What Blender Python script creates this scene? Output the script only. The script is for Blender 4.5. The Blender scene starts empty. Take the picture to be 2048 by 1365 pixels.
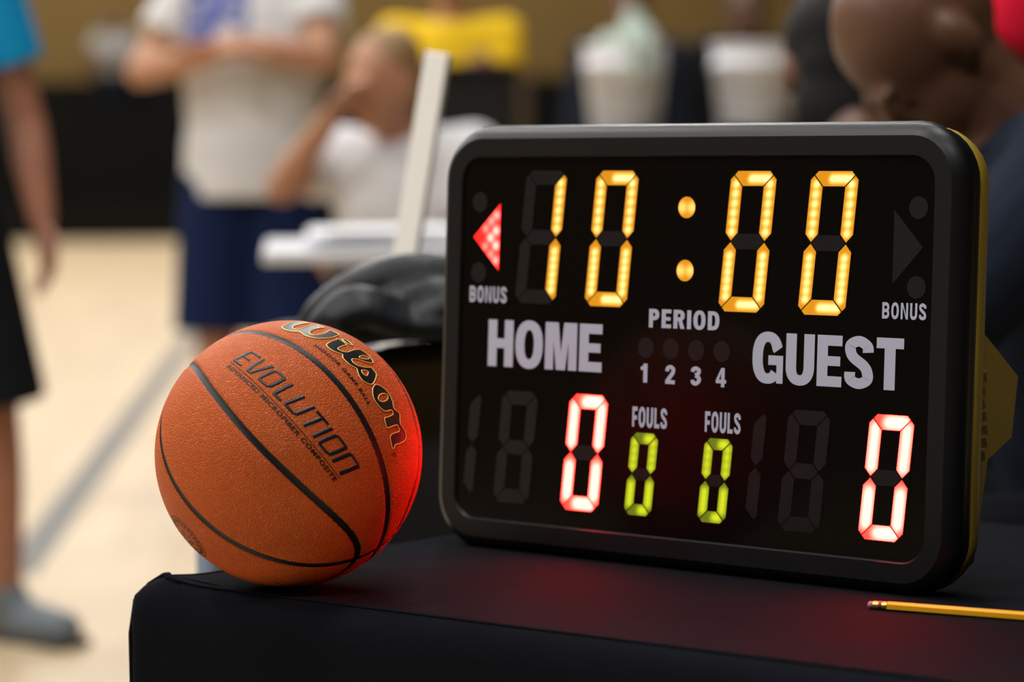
import bpy, bmesh, math, random
from math import sin, cos, pi, radians as R_, sqrt, atan2
from mathutils import Vector, Matrix, Euler, Quaternion, noise
from mathutils.geometry import delaunay_2d_cdt

scn = bpy.context.scene
C = scn.collection

# ------------------------------------------------------------------ camera
F_PX, CX, CY = 5973.0, 1024.0, 682.5
PITCH, ROLL = R_(3.9), -0.0084
TABLE_Z = 0.75
cp, sp, cr, sr = cos(PITCH), sin(PITCH), cos(ROLL), sin(ROLL)
_rt, _dn, FWD = Vector((1, 0, 0)), Vector((0, -sp, -cp)), Vector((0, cp, -sp))
RIGHT = _rt * cr - _dn * sr
DOWN = _rt * sr + _dn * cr
BALL_R = 0.1195

def ray(px, py):
    return RIGHT * ((px - CX) / F_PX) + DOWN * ((py - CY) / F_PX) + FWD

_bc = ray(577.8, 908.0) * 2.675                 # ball centre seen from the camera
CAM = Vector((0, 0, TABLE_Z + BALL_R - _bc.z))
BALL_C = CAM + _bc

def at_y(px, py, y):
    d = ray(px, py); return CAM + d * (y / d.y)

def at_z(px, py, z):
    d = ray(px, py); return CAM + d * ((z - CAM.z) / d.z)

cam_data = bpy.data.cameras.new('camera')
cam_data.sensor_width = 36.0
cam_data.lens = F_PX * 36.0 / 2048.0
cam_data.clip_end = 200
cam = bpy.data.objects.new('camera', cam_data)
C.objects.link(cam)
cam.matrix_world = Matrix((
    (RIGHT.x, -DOWN.x, -FWD.x, CAM.x), (RIGHT.y, -DOWN.y, -FWD.y, CAM.y),
    (RIGHT.z, -DOWN.z, -FWD.z, CAM.z), (0, 0, 0, 1)))
cam_data.dof.use_dof = True
cam_data.dof.focus_distance = 2.62
cam_data.dof.aperture_fstop = 3.3
scn.camera = cam

# ------------------------------------------------------------------ world, ceiling lamps, exposure
world = bpy.data.worlds.new('gym_ambience'); scn.world = world
world.use_nodes = True
bg = world.node_tree.nodes['Background']
bg.inputs[0].default_value = (0, 0, 0, 1)          # indoors: no sky, only the ceiling lamps and the lit display
bg.inputs[1].default_value = 0.0

def ceiling_lamp(n, loc, watts, col):
    d = bpy.data.lights.new('ceiling_lamp_%d_offscreen' % n, 'AREA')
    d.shape = 'RECTANGLE'; d.size = 1.4; d.size_y = 0.7; d.energy = watts; d.color = col
    o = bpy.data.objects.new('ceiling_lamp_%d_offscreen' % n, d); C.objects.link(o)
    o.location = loc
    return o

# the gym's high lamps: one even grid of equal lamps over the court, all above the frame
LAMP_W, LAMP_COL = 190.0, (1.0, 0.975, 0.94)
n_ = 0
for lx in (-11.4, -7.6, -3.8, 0.0):
    for j in range(8):
        n_ += 1; ceiling_lamp(n_, (lx, -2.0 + 5.2 * j, 8.0), LAMP_W, LAMP_COL)

scn.view_settings.view_transform = 'Standard'
scn.view_settings.look = 'None'
scn.view_settings.exposure = 0.0
scn.view_settings.gamma = 1.0
scn.view_settings.use_curve_mapping = False

# ------------------------------------------------------------------ helpers
def new_obj(name, mesh, parent=None, mat=None):
    o = bpy.data.objects.new(name, mesh); C.objects.link(o)
    if parent is not None: o.parent = parent
    if mat is not None and mesh is not None:
        mesh.materials.clear(); mesh.materials.append(mat)
    return o

def thing(name, label, cat, loc=(0, 0, 0), rotz=0.0, group=None):
    o = bpy.data.objects.new(name, None); C.objects.link(o)
    o.location = loc; o.rotation_euler = (0, 0, rotz)
    o.empty_display_size = 0.05
    o['label'] = label; o['category'] = cat
    if group: o['group'] = group
    return o

def tag(o, label, cat, group=None):
    o['label'] = label; o['category'] = cat
    if group: o['group'] = group
    return o

def copy_tree(o, parent=None):
    c = o.copy(); C.objects.link(c); c.parent = parent
    for ch in list(o.children): copy_tree(ch, c)
    return c

def mesh_from(verts, faces, smooth=False, name='mesh'):
    me = bpy.data.meshes.new(name)
    me.from_pydata([tuple(v) for v in verts], [], faces)
    me.update()
    if smooth:
        for p in me.polygons: p.use_smooth = True
    return me

def bm_mesh(bm, smooth=False, name='mesh'):
    bmesh.ops.recalc_face_normals(bm, faces=bm.faces)
    me = bpy.data.meshes.new(name); bm.to_mesh(me); bm.free()
    if smooth:
        for p in me.polygons: p.use_smooth = True
    return me

def add_box(bm, c, s, bevel=0.0, rot=None):
    r = bmesh.ops.create_cube(bm, size=1.0)
    vs = r['verts']
    for v in vs:
        v.co = Vector((v.co.x * s[0], v.co.y * s[1], v.co.z * s[2]))
    if bevel > 0:
        es = list({e for v in vs for e in v.link_edges})
        b = bmesh.ops.bevel(bm, geom=es, offset=bevel, segments=2, affect='EDGES', profile=0.5)
        vs = list({v for f in b['faces'] for v in f.verts} | {v for v in vs if v.is_valid})
    for v in vs:
        if rot is not None: v.co = rot @ v.co
        v.co += Vector(c)
    return vs

def tube(bm, pts, radii, seg=10, cap=True, closed=False):
    pts = [Vector(p) for p in pts]
    n = len(pts)
    if not isinstance(radii, (list, tuple)): radii = [radii] * n
    rings = []; prev = None
    for i, p in enumerate(pts):
        if closed: t = pts[(i + 1) % n] - pts[i - 1]
        else: t = pts[min(i + 1, n - 1)] - pts[max(i - 1, 0)]
        t.normalize()
        if prev is None:
            a = Vector((0, 0, 1)) if abs(t.z) < 0.9 else Vector((1, 0, 0))
            u = t.cross(a).normalized()
        else:
            u = (prev - t * prev.dot(t)).normalized()
        prev = u; w = t.cross(u)
        r = radii[i]
        rings.append([bm.verts.new(p + (u * cos(2 * pi * k / seg) + w * sin(2 * pi * k / seg)) * r) for k in range(seg)])
    m = n if closed else n - 1
    for i in range(m):
        A, B = rings[i], rings[(i + 1) % n]
        for k in range(seg):
            bm.faces.new((A[k], A[(k + 1) % seg], B[(k + 1) % seg], B[k]))
    if cap and not closed:
        bm.faces.new(rings[0][::-1]); bm.faces.new(rings[-1])

def rounded_rect(w, h, r, n=8):
    """corner points of a rounded rectangle centred on 0,0, counter-clockwise"""
    pts = []
    for cx_, cy_, a0 in ((w / 2 - r, h / 2 - r, 0), (-w / 2 + r, h / 2 - r, pi / 2), (-w / 2 + r, -h / 2 + r, pi), (w / 2 - r, -h / 2 + r, 1.5 * pi)):
        for k in range(n + 1):
            a = a0 + (pi / 2) * k / n
            pts.append((cx_ + r * cos(a), cy_ + r * sin(a)))
    return pts

# ------------------------------------------------------------------ materials
def nodes_of(m):
    m.use_nodes = True
    nt = m.node_tree
    return nt, nt.nodes['Principled BSDF']

def mat(name, col, rough=0.6, var=0.08, scale=40.0, bump=0.0, bscale=None, spec=0.5, metal=0.0, sheen=0.0, coat=0.0):
    m = bpy.data.materials.new(name); nt, b = nodes_of(m); N = nt.nodes; L = nt.links
    tc = N.new('ShaderNodeTexCoord')
    nz = N.new('ShaderNodeTexNoise'); nz.inputs['Scale'].default_value = scale; nz.inputs['Detail'].default_value = 4
    L.new(tc.outputs['Object'], nz.inputs['Vector'])
    rp = N.new('ShaderNodeMapRange'); rp.inputs['To Min'].default_value = 1 - var; rp.inputs['To Max'].default_value = 1 + var
    L.new(nz.outputs['Fac'], rp.inputs['Value'])
    mx = N.new('ShaderNodeVectorMath'); mx.operation = 'SCALE'
    mx.inputs[0].default_value = col[:3]; L.new(rp.outputs['Result'], mx.inputs['Scale'])
    L.new(mx.outputs['Vector'], b.inputs['Base Color'])
    b.inputs['Roughness'].default_value = rough
    b.inputs['Specular IOR Level'].default_value = spec
    b.inputs['Metallic'].default_value = metal
    b.inputs['Sheen Weight'].default_value = sheen
    b.inputs['Coat Weight'].default_value = coat
    if bump > 0:
        n2 = N.new('ShaderNodeTexNoise'); n2.inputs['Scale'].default_value = bscale or scale * 4; n2.inputs['Detail'].default_value = 3
        L.new(tc.outputs['Object'], n2.inputs['Vector'])
        bp = N.new('ShaderNodeBump'); bp.inputs['Strength'].default_value = 1.0; bp.inputs['Distance'].default_value = bump
        L.new(n2.outputs['Fac'], bp.inputs['Height']); L.new(bp.outputs['Normal'], b.inputs['Normal'])
    return m

def led_mat(name, dim, edge, core):
    """a lit lens: dim far from its diodes, brighter near them, the diode's own colour right over one"""
    m = bpy.data.materials.new(name); nt, b = nodes_of(m); N = nt.nodes; L = nt.links
    at = N.new('ShaderNodeAttribute'); at.attribute_name = 'diode'
    near = N.new('ShaderNodeMath'); near.operation = 'MULTIPLY'; near.inputs[1].default_value = 5.0; near.use_clamp = True
    L.new(at.outputs['Fac'], near.inputs[0])
    m1 = N.new('ShaderNodeMix'); m1.data_type = 'RGBA'; m1.inputs[6].default_value = (*dim, 1); m1.inputs[7].default_value = (*edge, 1)
    L.new(near.outputs[0], m1.inputs[0])
    mx = N.new('ShaderNodeMix'); mx.data_type = 'RGBA'; mx.clamp_factor = True
    L.new(m1.outputs[2], mx.inputs[6]); mx.inputs[7].default_value = (*core, 1)
    L.new(at.outputs['Fac'], mx.inputs[0])
    b.inputs['Base Color'].default_value = (0.02, 0.02, 0.02, 1)
    b.inputs['Roughness'].default_value = 0.35
    b.inputs['Specular IOR Level'].default_value = 0.15
    L.new(mx.outputs[2], b.inputs['Emission Color'])
    b.inputs['Emission Strength'].default_value = 1.0
    return m

M = {}
M['case'] = mat('case_plastic', (0.0055, 0.006, 0.0075), 0.40, 0.10, 60, 0.00006, 900, spec=0.27)
M['shell'] = mat('yellow_rear_shell', (0.34, 0.23, 0.02), 0.5, 0.06, 50, 0.0001, 700)
M['vent'] = M['shell']
M['panel'] = mat('black_acrylic', (0.0035, 0.003, 0.003), 0.14, 0.05, 30, spec=0.15)
M['mask'] = M['panel']
M['lens_off'] = mat('lens_unlit', (0.0105, 0.010, 0.0115), 0.35, 0.25, 120, spec=0.25)
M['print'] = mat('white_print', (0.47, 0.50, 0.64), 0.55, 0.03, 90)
M['yellow_led'] = led_mat('lens_lit_amber', (0.78, 0.29, 0.0), (1.15, 0.49, 0.0), (2.0, 1.35, 0.50))
M['red_led'] = led_mat('lens_lit_red', (20.0, 0.10, 0.06), (44.0, 0.20, 0.12), (130.0, 1.15, 0.90))
M['arrow_led'] = led_mat('arrow_lit_red', (2.2, 0.02, 0.015), (4.0, 0.03, 0.02), (9.0, 0.85, 0.7))
M['green_led'] = led_mat('lens_lit_green', (0.14, 0.18, 0.0), (0.25, 0.31, 0.0), (0.74, 0.80, 0.01))
M['channel'] = mat('black_channel', (0.007, 0.008, 0.010), 0.45, 0.15, 400, 0.0002, 700, spec=0.28)
M['ink'] = mat('black_stamp', (0.007, 0.009, 0.014), 0.36, 0.1, 300, 0.00012, 900, spec=0.42)
M['gold'] = mat('gold_foil', (0.95, 0.60, 0.14), 0.38, 0.1, 200, spec=0.6, metal=0.1)
M['small_ink'] = mat('small_stamp', (0.016, 0.007, 0.005), 0.5, 0.1, 300, spec=0.3)
M['cloth'] = mat('black_tablecloth', (0.0060, 0.0066, 0.0092), 0.9, 0.12, 25, 0.0004, 700, spec=0.02)
M['seam'] = M['cloth']
M['pencil'] = mat('yellow_paint', (0.92, 0.42, 0.01), 0.3, 0.05, 200, coat=0.3)
M['ferrule'] = mat('brass_ferrule', (0.72, 0.55, 0.16), 0.3, 0.1, 200, metal=0.85)
M['redband'] = mat('red_band', (0.25, 0.01, 0.02), 0.4)
M['eraser'] = mat('pink_eraser', (0.42, 0.17, 0.20), 0.9, 0.25, 900)
M['wood'] = mat('pencil_wood', (0.55, 0.36, 0.18), 0.7)
M['lead'] = mat('graphite', (0.03, 0.03, 0.035), 0.4)

def ball_material():
    m = bpy.data.materials.new('pebbled_leather'); nt, b = nodes_of(m); N = nt.nodes; L = nt.links
    tc = N.new('ShaderNodeTexCoord')
    wob = N.new('ShaderNodeTexNoise'); wob.inputs['Scale'].default_value = 90; wob.inputs['Detail'].default_value = 1
    L.new(tc.outputs['Object'], wob.inputs['Vector'])
    add = N.new('ShaderNodeVectorMath'); add.operation = 'MULTIPLY_ADD'
    L.new(wob.outputs['Color'], add.inputs[0]); add.inputs[1].default_value = (0.004,) * 3
    L.new(tc.outputs['Object'], add.inputs[2])
    vo = N.new('ShaderNodeTexVoronoi'); vo.feature = 'DISTANCE_TO_EDGE'; vo.inputs['Scale'].default_value = 440
    L.new(add.outputs['Vector'], vo.inputs['Vector'])
    rp = N.new('ShaderNodeMapRange'); rp.interpolation_type = 'SMOOTHSTEP'
    rp.inputs['From Min'].default_value = 0.0; rp.inputs['From Max'].default_value = 0.24
    L.new(vo.outputs['Distance'], rp.inputs['Value'])
    big = N.new('ShaderNodeTexNoise'); big.inputs['Scale'].default_value = 22; big.inputs['Detail'].default_value = 3
    L.new(tc.outputs['Object'], big.inputs['Vector'])
    r2 = N.new('ShaderNodeMapRange'); r2.inputs['To Min'].default_value = 0.92; r2.inputs['To Max'].default_value = 1.08
    L.new(big.outputs['Fac'], r2.inputs['Value'])
    sc = N.new('ShaderNodeVectorMath'); sc.operation = 'SCALE'
    sc.inputs[0].default_value = (0.55, 0.098, 0.010); L.new(r2.outputs['Result'], sc.inputs['Scale'])
    L.new(sc.outputs['Vector'], b.inputs['Base Color'])
    bp = N.new('ShaderNodeBump'); bp.inputs['Strength'].default_value = 1.0; bp.inputs['Distance'].default_value = 0.0006
    L.new(rp.outputs['Result'], bp.inputs['Height']); L.new(bp.outputs['Normal'], b.inputs['Normal'])
    b.inputs['Roughness'].default_value = 0.58
    b.inputs['Specular IOR Level'].default_value = 0.30
    return m
M['leather'] = ball_material()

def floor_material():
    m = bpy.data.materials.new('maple_floor'); nt, b = nodes_of(m); N = nt.nodes; L = nt.links
    tc = N.new('ShaderNodeTexCoord')
    mp = N.new('ShaderNodeMapping'); mp.inputs['Rotation'].default_value = (0, 0, R_(90)); L.new(tc.outputs['Object'], mp.inputs['Vector'])
    br = N.new('ShaderNodeTexBrick'); br.inputs['Scale'].default_value = 1.0
    br.inputs['Brick Width'].default_value = 0.9; br.inputs['Row Height'].default_value = 0.057
    br.inputs['Mortar Size'].default_value = 0.0008
    br.inputs['Color1'].default_value = (0.56, 0.43, 0.27, 1); br.inputs['Color2'].default_value = (0.47, 0.35, 0.21, 1)
    br.inputs['Mortar'].default_value = (0.28, 0.19, 0.11, 1)
    L.new(mp.outputs['Vector'], br.inputs['Vector'])
    st = N.new('ShaderNodeMapping'); st.inputs['Scale'].default_value = (1.2, 0.35, 1); L.new(tc.outputs['Object'], st.inputs['Vector'])
    nz = N.new('ShaderNodeTexNoise'); nz.inputs['Scale'].default_value = 2.2; nz.inputs['Detail'].default_value = 5
    L.new(st.outputs['Vector'], nz.inputs['Vector'])
    rp = N.new('ShaderNodeMapRange'); rp.inputs['To Min'].default_value = 0.9; rp.inputs['To Max'].default_value = 1.1
    L.new(nz.outputs['Fac'], rp.inputs['Value'])
    sc = N.new('ShaderNodeVectorMath'); sc.operation = 'SCALE'; L.new(br.outputs['Color'], sc.inputs[0]); L.new(rp.outputs['Result'], sc.inputs['Scale'])
    L.new(sc.outputs['Vector'], b.inputs['Base Color'])
    b.inputs['Roughness'].default_value = 0.42
    b.inputs['Specular IOR Level'].default_value = 0.35
    return m

def mustard_material():
    m = mat('mustard_paint', (0.14, 0.080, 0.012), 0.8, 0.12, 0.8, 0.002, 6)
    return m

# ------------------------------------------------------------------ the setting
def box_obj(name, c, s, m, parent=None, bevel=0.0):
    bm = bmesh.new(); add_box(bm, (0, 0, 0), s, bevel)
    o = new_obj(name, bm_mesh(bm), parent, m); o.location = c
    return o

floor = box_obj('floor', (0, 16, -0.05), (34, 46, 0.1), floor_material()); floor['kind'] = 'structure'
wall_back = box_obj('wall_back', (0, 37.2, 5.0), (34, 0.3, 10), mustard_material()); wall_back['kind'] = 'structure'
for nm_, x_ in (('wall_left', -17.1), ('wall_right', 17.1)):
    w_ = box_obj(nm_, (x_, 16, 5.0), (0.2, 46, 10), mustard_material()); w_['kind'] = 'structure'

# court line painted on the boards
LINE_M = mat('grey_line_paint', (0.07, 0.06, 0.047), 0.5, 0.1, 6)
pa, pb = at_z(40, 1140, 0), at_z(405, 645, 0)
d = (pb - pa).normalized(); nrm = Vector((-d.y, d.x, 0)) * 0.055
q0, q1 = pa - d * 0.10, pb + d * 6
me = mesh_from([q0 - nrm, q1 - nrm, q1 + nrm, q0 + nrm] , [(0, 1, 2, 3)])
ln = new_obj('court_line', me, None, LINE_M); ln.location = (0, 0, 0.0008)
ln.parent = floor; ln.matrix_parent_inverse = floor.matrix_basis.inverted()

# ------------------------------------------------------------------ scorer's table and its black cloth
T_ORG = at_z(322, 1163, TABLE_Z); T_YAW = R_(-39.6)
TW, TD = 1.83, 0.80
table = thing('folding_table', "folding table hidden under the black cloth that carries the scoreboard", 'table', (T_ORG.x, T_ORG.y, 0), T_YAW)
M['table'] = mat('grey_table_plastic', (0.3, 0.3, 0.3), 0.6); M['steel'] = mat('grey_steel', (0.2, 0.21, 0.22), 0.4, metal=0.7)
box_obj('table_top', (TW / 2, TD / 2, TABLE_Z - 0.029), (TW - 0.05, TD - 0.05, 0.04), M['table'], table, 0.004)
for x_ in (0.16, TW - 0.16):
    for y_ in (0.12, TD - 0.12):
        bm = bmesh.new(); tube(bm, [(0, 0, 0), (0, 0, TABLE_Z - 0.045)], 0.014, 12)
        o = new_obj('leg', bm_mesh(bm, True), table, M['steel']); o.location = (x_, y_, 0)

def cloth_loops():
    n = 16; r = 0.012
    prof = [(-0.010, 0.0), (-0.006, 0.0002), (0.0, -0.0008), (0.008, -0.0035), (0.0155, -0.0095), (0.0205, -0.018),
            (0.0225, -0.030), (0.0215, -0.055), (0.021, -0.10), (0.022, -0.18), (0.026, -0.30), (0.03, -0.45), (0.036, -0.60), (0.042, -0.735)]
    # perimeter of the table in the plane, densely sampled
    base = []
    def edge(a, b, k):
        for i in range(k): base.append((a[0] + (b[0] - a[0]) * i / k, a[1] + (b[1] - a[1]) * i / k))
    def corner(cx_, cy_, a0, k=10):
        for i in range(k): a = a0 + (pi / 2) * i / k; base.append((cx_ + r * cos(a), cy_ + r * sin(a)))
    edge((r, 0), (TW - r, 0), 150); corner(TW - r, r, -pi / 2)
    edge((TW, r), (TW, TD - r), 50); corner(TW - r, TD - r, 0)
    edge((TW - r, TD), (r, TD), 90); corner(r, TD - r, pi / 2)
    edge((0, TD - r), (0, r), 60); corner(r, r, pi)
    N_ = len(base)
    nor = []
    for i in range(N_):
        a = Vector(base[i - 1]); b_ = Vector(base[(i + 1) % N_]); t = (b_ - a).normalized(); nor.append(Vector((t.y, -t.x)))
    verts = []; faces = []
    for j, (o_, z_) in enumerate(prof):
        for i in range(N_):
            p = Vector(base[i]); q = p + nor[i] * o_
            s_ = i / N_ * (2 * (TW + TD))
            dc = (p - Vector((0, 0))).length
            ear = math.exp(-(dc / 0.035) ** 2)
            hang = min(1.0, max(0.0, -z_ - 0.02) / 0.35)
            w = 0.010 * hang * (sin(s_ * 23) + 0.6 * sin(s_ * 41 + 1.3)) + 0.0025 * (sin(s_ * 9) if z_ < -0.004 else 0)
            q = q + nor[i] * w
            if z_ < -0.002: q = q + Vector((-1, -0.35)).normalized() * (0.010 * ear * min(1, -z_ / 0.02))
            zz = z_ + 0.0045 * ear * (1 if o_ > -0.03 and z_ > -0.02 else 0)
            verts.append((q.x, q.y, TABLE_Z + zz))
    for j in range(len(prof) - 1):
        for i in range(N_):
            k = (i + 1) % N_
            faces.append((j * N_ + i, (j + 1) * N_ + i, (j + 1) * N_ + k, j * N_ + k))
    faces.append(tuple(range(N_)))
    return verts, faces, base, nor
cv, cf, cbase, cnor = cloth_loops()
cloth = new_obj('tablecloth', mesh_from(cv, cf, True), None, M['cloth'])
cloth.location = (T_ORG.x, T_ORG.y, 0); cloth.rotation_euler = (0, 0, T_YAW)
tag(cloth, 'black fitted tablecloth with sewn edge under the ball and scoreboard', 'tablecloth')
bm = bmesh.new()
tube(bm, [(b_[0] + n_.x * 0.001, b_[1] + n_.y * 0.001, TABLE_Z - 0.0004 + (0.0045 * math.exp(-(Vector(b_).length / 0.035) ** 2))) for b_, n_ in zip(cbase, cnor)], 0.0011, 6, closed=True)
new_obj('edge_seam', bm_mesh(bm, True), cloth, M['seam'])
# stitched fold that stands up at the corner
bm = bmesh.new()
tube(bm, [(0.030, -0.004, TABLE_Z - 0.001), (0.016, -0.001, TABLE_Z + 0.0035), (0.004, 0.006, TABLE_Z + 0.0055), (-0.008, 0.012, TABLE_Z + 0.003), (-0.021, 0.006, TABLE_Z - 0.006), (-0.030, -0.003, TABLE_Z - 0.020),
          (-0.032, -0.008, TABLE_Z - 0.05), (-0.030, -0.010, TABLE_Z - 0.15), (-0.030, -0.012, TABLE_Z - 0.30)], [0.0012, 0.002, 0.0025, 0.003, 0.003, 0.003, 0.0026, 0.002, 0.0015], 8)
new_obj('corner_fold', bm_mesh(bm, True), cloth, M['seam'])

# ------------------------------------------------------------------ lettering as strokes
def catmull(pts, k=8):
    out = []; n = len(pts)
    for i in range(n - 1):
        p0, p1, p2, p3 = pts[max(i - 1, 0)], pts[i], pts[i + 1], pts[min(i + 2, n - 1)]
        for j in range(k):
            t = j / k
            out.append(tuple(0.5 * ((2 * p1[a]) + (-p0[a] + p2[a]) * t + (2 * p0[a] - 5 * p1[a] + 4 * p2[a] - p3[a]) * t * t + (-p0[a] + 3 * p1[a] - 3 * p2[a] + p3[a]) * t ** 3) for a in (0, 1)))
    out.append(tuple(pts[-1]))
    return out

def dense(pts, step):
    out = []
    for a, b_ in zip(pts, pts[1:]):
        n = max(1, int(math.hypot(b_[0] - a[0], b_[1] - a[1]) / step))
        for i in range(n): out.append((a[0] + (b_[0] - a[0]) * i / n, a[1] + (b_[1] - a[1]) * i / n))
    out.append(tuple(pts[-1])); return out

def stroke_faces(pts, hx, hy, closed=False, across=2):
    """band along a centre line with a broad-nib pen; returns vertices (x, y, crown 0..1) and quads"""
    n = len(pts); V = []; Fq = []
    for i in range(n):
        a = pts[i - 1] if (closed or i > 0) else pts[0]
        b_ = pts[(i + 1) % n] if (closed or i < n - 1) else pts[-1]
        tx, ty = b_[0] - a[0], b_[1] - a[1]; l = math.hypot(tx, ty) or 1e-9
        nx, ny = -ty / l * hx, tx / l * hy
        for k in range(across):
            f = -1 + 2 * k / (across - 1)
            V.append((pts[i][0] + nx * f, pts[i][1] + ny * f, 1 - f * f))
    for i in range(n if closed else n - 1):
        j = (i + 1) % n
        for k in range(across - 1):
            Fq.append((i * across + k, j * across + k, j * across + k + 1, i * across + k + 1))
    return V, Fq

def arc(cx_, cy_, rx, ry, a0, a1, n=14, e=1.0):
    out = []
    for i in range(n + 1):
        a = R_(a0 + (a1 - a0) * i / n); c_, s_ = cos(a), sin(a)
        out.append((cx_ + rx * math.copysign(abs(c_) ** e, c_), cy_ + ry * math.copysign(abs(s_) ** e, s_)))
    return out

class Glyphs:
    """heavy condensed capitals, cap height 1; every glyph is a list of polygons"""
    sx, sy = 0.27, 0.205          # stem and bar thickness
    def poly(s, *p): return ('p', [tuple(q) for q in p])
    def rect(s, x0, y0, x1, y1): return ('p', [(x0, y0), (x1, y0), (x1, y1), (x0, y1)])
    def st(s, pts, closed=False): return ('s', pts, closed)
    def get(s, ch):
        X, Y = s.sx, s.sy; hx, hy = X / 2, Y / 2
        if ch == 'H': w = .72; return w, [s.rect(0, 0, X, 1), s.rect(w - X, 0, w, 1), s.rect(X, .5 - hy, w - X, .5 + hy)]
        if ch == 'O': w = .77; return w, [s.st(arc(w / 2, .5, w / 2 - hx, .515 - hy, 0, 360, 48, .84)[:-1], True)]
        if ch == 'D': w = .73; return w, [s.rect(0, 0, X, 1), s.st([(X * .9, 1 - hy), (w * .42, 1 - hy)] + arc(w * .42, .5, w * .58 - hx, .5 - hy, 90, -90, 22, .8)[1:-1] + [(w * .42, hy), (X * .9, hy)])]
        if ch == 'M':
            w = .88; c_ = w / 2
            return w, [s.rect(0, 0, X * .92, 1), s.rect(w - X * .92, 0, w, 1), s.poly((X * .7, 1), (X * 1.45, 1), (c_, .36), (c_, 0), (c_ - .125, 0)), s.poly((w - X * .7, 1), (c_ + .125, 0), (c_, 0), (c_, .36), (w - X * 1.45, 1))]
        if ch == 'E': w = .62; return w, [s.rect(0, 0, X, 1), s.rect(X, 0, w, Y), s.rect(X, .5 - hy * .92, w * .93, .5 + hy * .92), s.rect(X, 1 - Y, w, 1)]
        if ch == 'F': w = .58; return w, [s.rect(0, 0, X, 1), s.rect(X, .46 - hy, w * .92, .46 + hy), s.rect(X, 1 - Y, w, 1)]
        if ch == 'L': w = .58; return w, [s.rect(0, 0, X, 1), s.rect(X, 0, w, Y)]
        if ch == 'T': w = .66; return w, [s.rect(w / 2 - hx, 0, w / 2 + hx, 1 - Y), s.rect(0, 1 - Y, w, 1)]
        if ch == 'I': return X, [s.rect(0, 0, X, 1)]
        if ch == 'N': w = .74; return w, [s.rect(0, 0, X * .92, 1), s.rect(w - X * .92, 0, w, 1), s.poly((X * .5, 1), (X, 1), (w - X * .5, 0), (w - X, 0))]
        if ch == 'U': w = .72; return w, [s.st(dense([(hx, 1), (hx, .36)], .2) + arc(w / 2, .36, w / 2 - hx, .375 - hy, 180, 360, 20, .85)[1:] + dense([(w - hx, .36), (w - hx, 1)], .2)[1:])]
        if ch == 'S':
            w = .70; a = hx * .98
            return w, [s.st(catmull([(w - a, .695), (w - a * 1.2, .82), (w * .5, 1.012 - hy), (a * 1.15, .84), (a * 1.12, .69), (w * .34, .575), (w * .66, .44), (w - a * 1.12, .315), (w - a * 1.15, .165), (w * .5, -.012 + hy), (a * 1.15, .165), (a, .31)], 7))]
        if ch == 'G':
            w = .79
            return w, [s.st([(w - hx, .66)] + arc(w / 2, .5, w / 2 - hx, .515 - hy, 22, 318, 40, .84)), s.rect(w * .52, .36, w, .36 + Y * .92), s.rect(w - X * .62, 0, w, .45)]
        if ch in 'PRB':
            w = .68 if ch == 'P' else .73
            lo = .40 if ch != 'B' else .475
            t = 1 - hy; b_ = lo + hy
            if ch == 'B': b_ = .5
            out = [s.rect(0, 0, X, 1), s.st([(X * .9, t), (w * .5, t)] + arc(w * .5, (t + b_) / 2, w * .48 - hx, (t - b_) / 2, 90, -90, 16, .85)[1:-1] + [(w * .5, b_), (X * .9, b_)])]
            if ch == 'B': out.append(s.st([(X * .9, b_), (w * .5, b_)] + arc(w * .5, (b_ + hy) / 2, w * .5 - hx, (b_ - hy) / 2, 90, -90, 16, .85)[1:-1] + [(w * .5, hy), (X * .9, hy)]))
            if ch == 'R': out.append(s.poly((w * .40, b_ + hy * .5), (w * .70, b_ + hy * .5), (w * 1.0, 0), (w * .62, 0)))
            return w, out
        if ch == '1': return .42, [s.rect(.17, 0, .42, 1), s.poly((0, .66), (0, .82), (.17, .90), (.22, 1), (.30, 1), (.30, .66))]
        if ch == '2':
            w = .62
            return w, [s.st(catmull([(hx * .9, .66), (hx * 1.1, .82), (w * .5, 1 - hy), (w - hx * 1.05, .80), (w - hx * 1.1, .62), (w * .55, .42), (hx * 1.3, .20), (hx * 1.1, .06)], 7)), s.rect(0, 0, w, Y)]
        if ch == '3':
            w = .62
            return w, [s.st(catmull([(hx * .9, .71), (hx * 1.15, .84), (w * .5, 1 - hy), (w - hx * 1.15, .82), (w - hx * 1.2, .66), (w * .45, .53)], 7)), s.st(catmull([(w * .45, .53), (w - hx * 1.1, .42), (w - hx, .24), (w * .5, hy), (hx * 1.15, .16), (hx * .9, .29)], 7))]
        if ch == '4':
            w = .66
            return w, [s.rect(w - X * 1.35, 0, w - X * .45, 1), s.rect(0, .20, w, .20 + Y * .9), s.poly((0, .37), (.0, .20), (.19, .37), (w - X * 1.35, .74), (w - X * .9, 1), (w - X * 1.35, 1))]
        return .3, []
GL = Glyphs()

def word_mesh(word, width, height, gap=0.07, sx=None):
    GL.sx = sx or 0.27
    x = 0; parts = []
    for ch in word:
        w, g = GL.get(ch)
        for it in g: parts.append((x, it))
        x += w + gap
    total = x - gap; kx = width / total
    V = []; Fc = []
    for pi_, (off, it) in enumerate(parts):
        dz = 1.2e-5 * (pi_ % 6)
        if it[0] == 'p':
            b0 = len(V); V += [((p[0] + off) * kx, p[1] * height, dz) for p in it[1]]; Fc.append(tuple(range(b0, b0 + len(it[1]))))
        else:
            vv, ff = stroke_faces(it[1], GL.sx / 2, GL.sy / 2, it[2]); b0 = len(V)
            V += [((p[0] + off) * kx, p[1] * height, dz) for p in vv]; Fc += [tuple(b0 + i for i in f) for f in ff]
    return V, Fc

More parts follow.
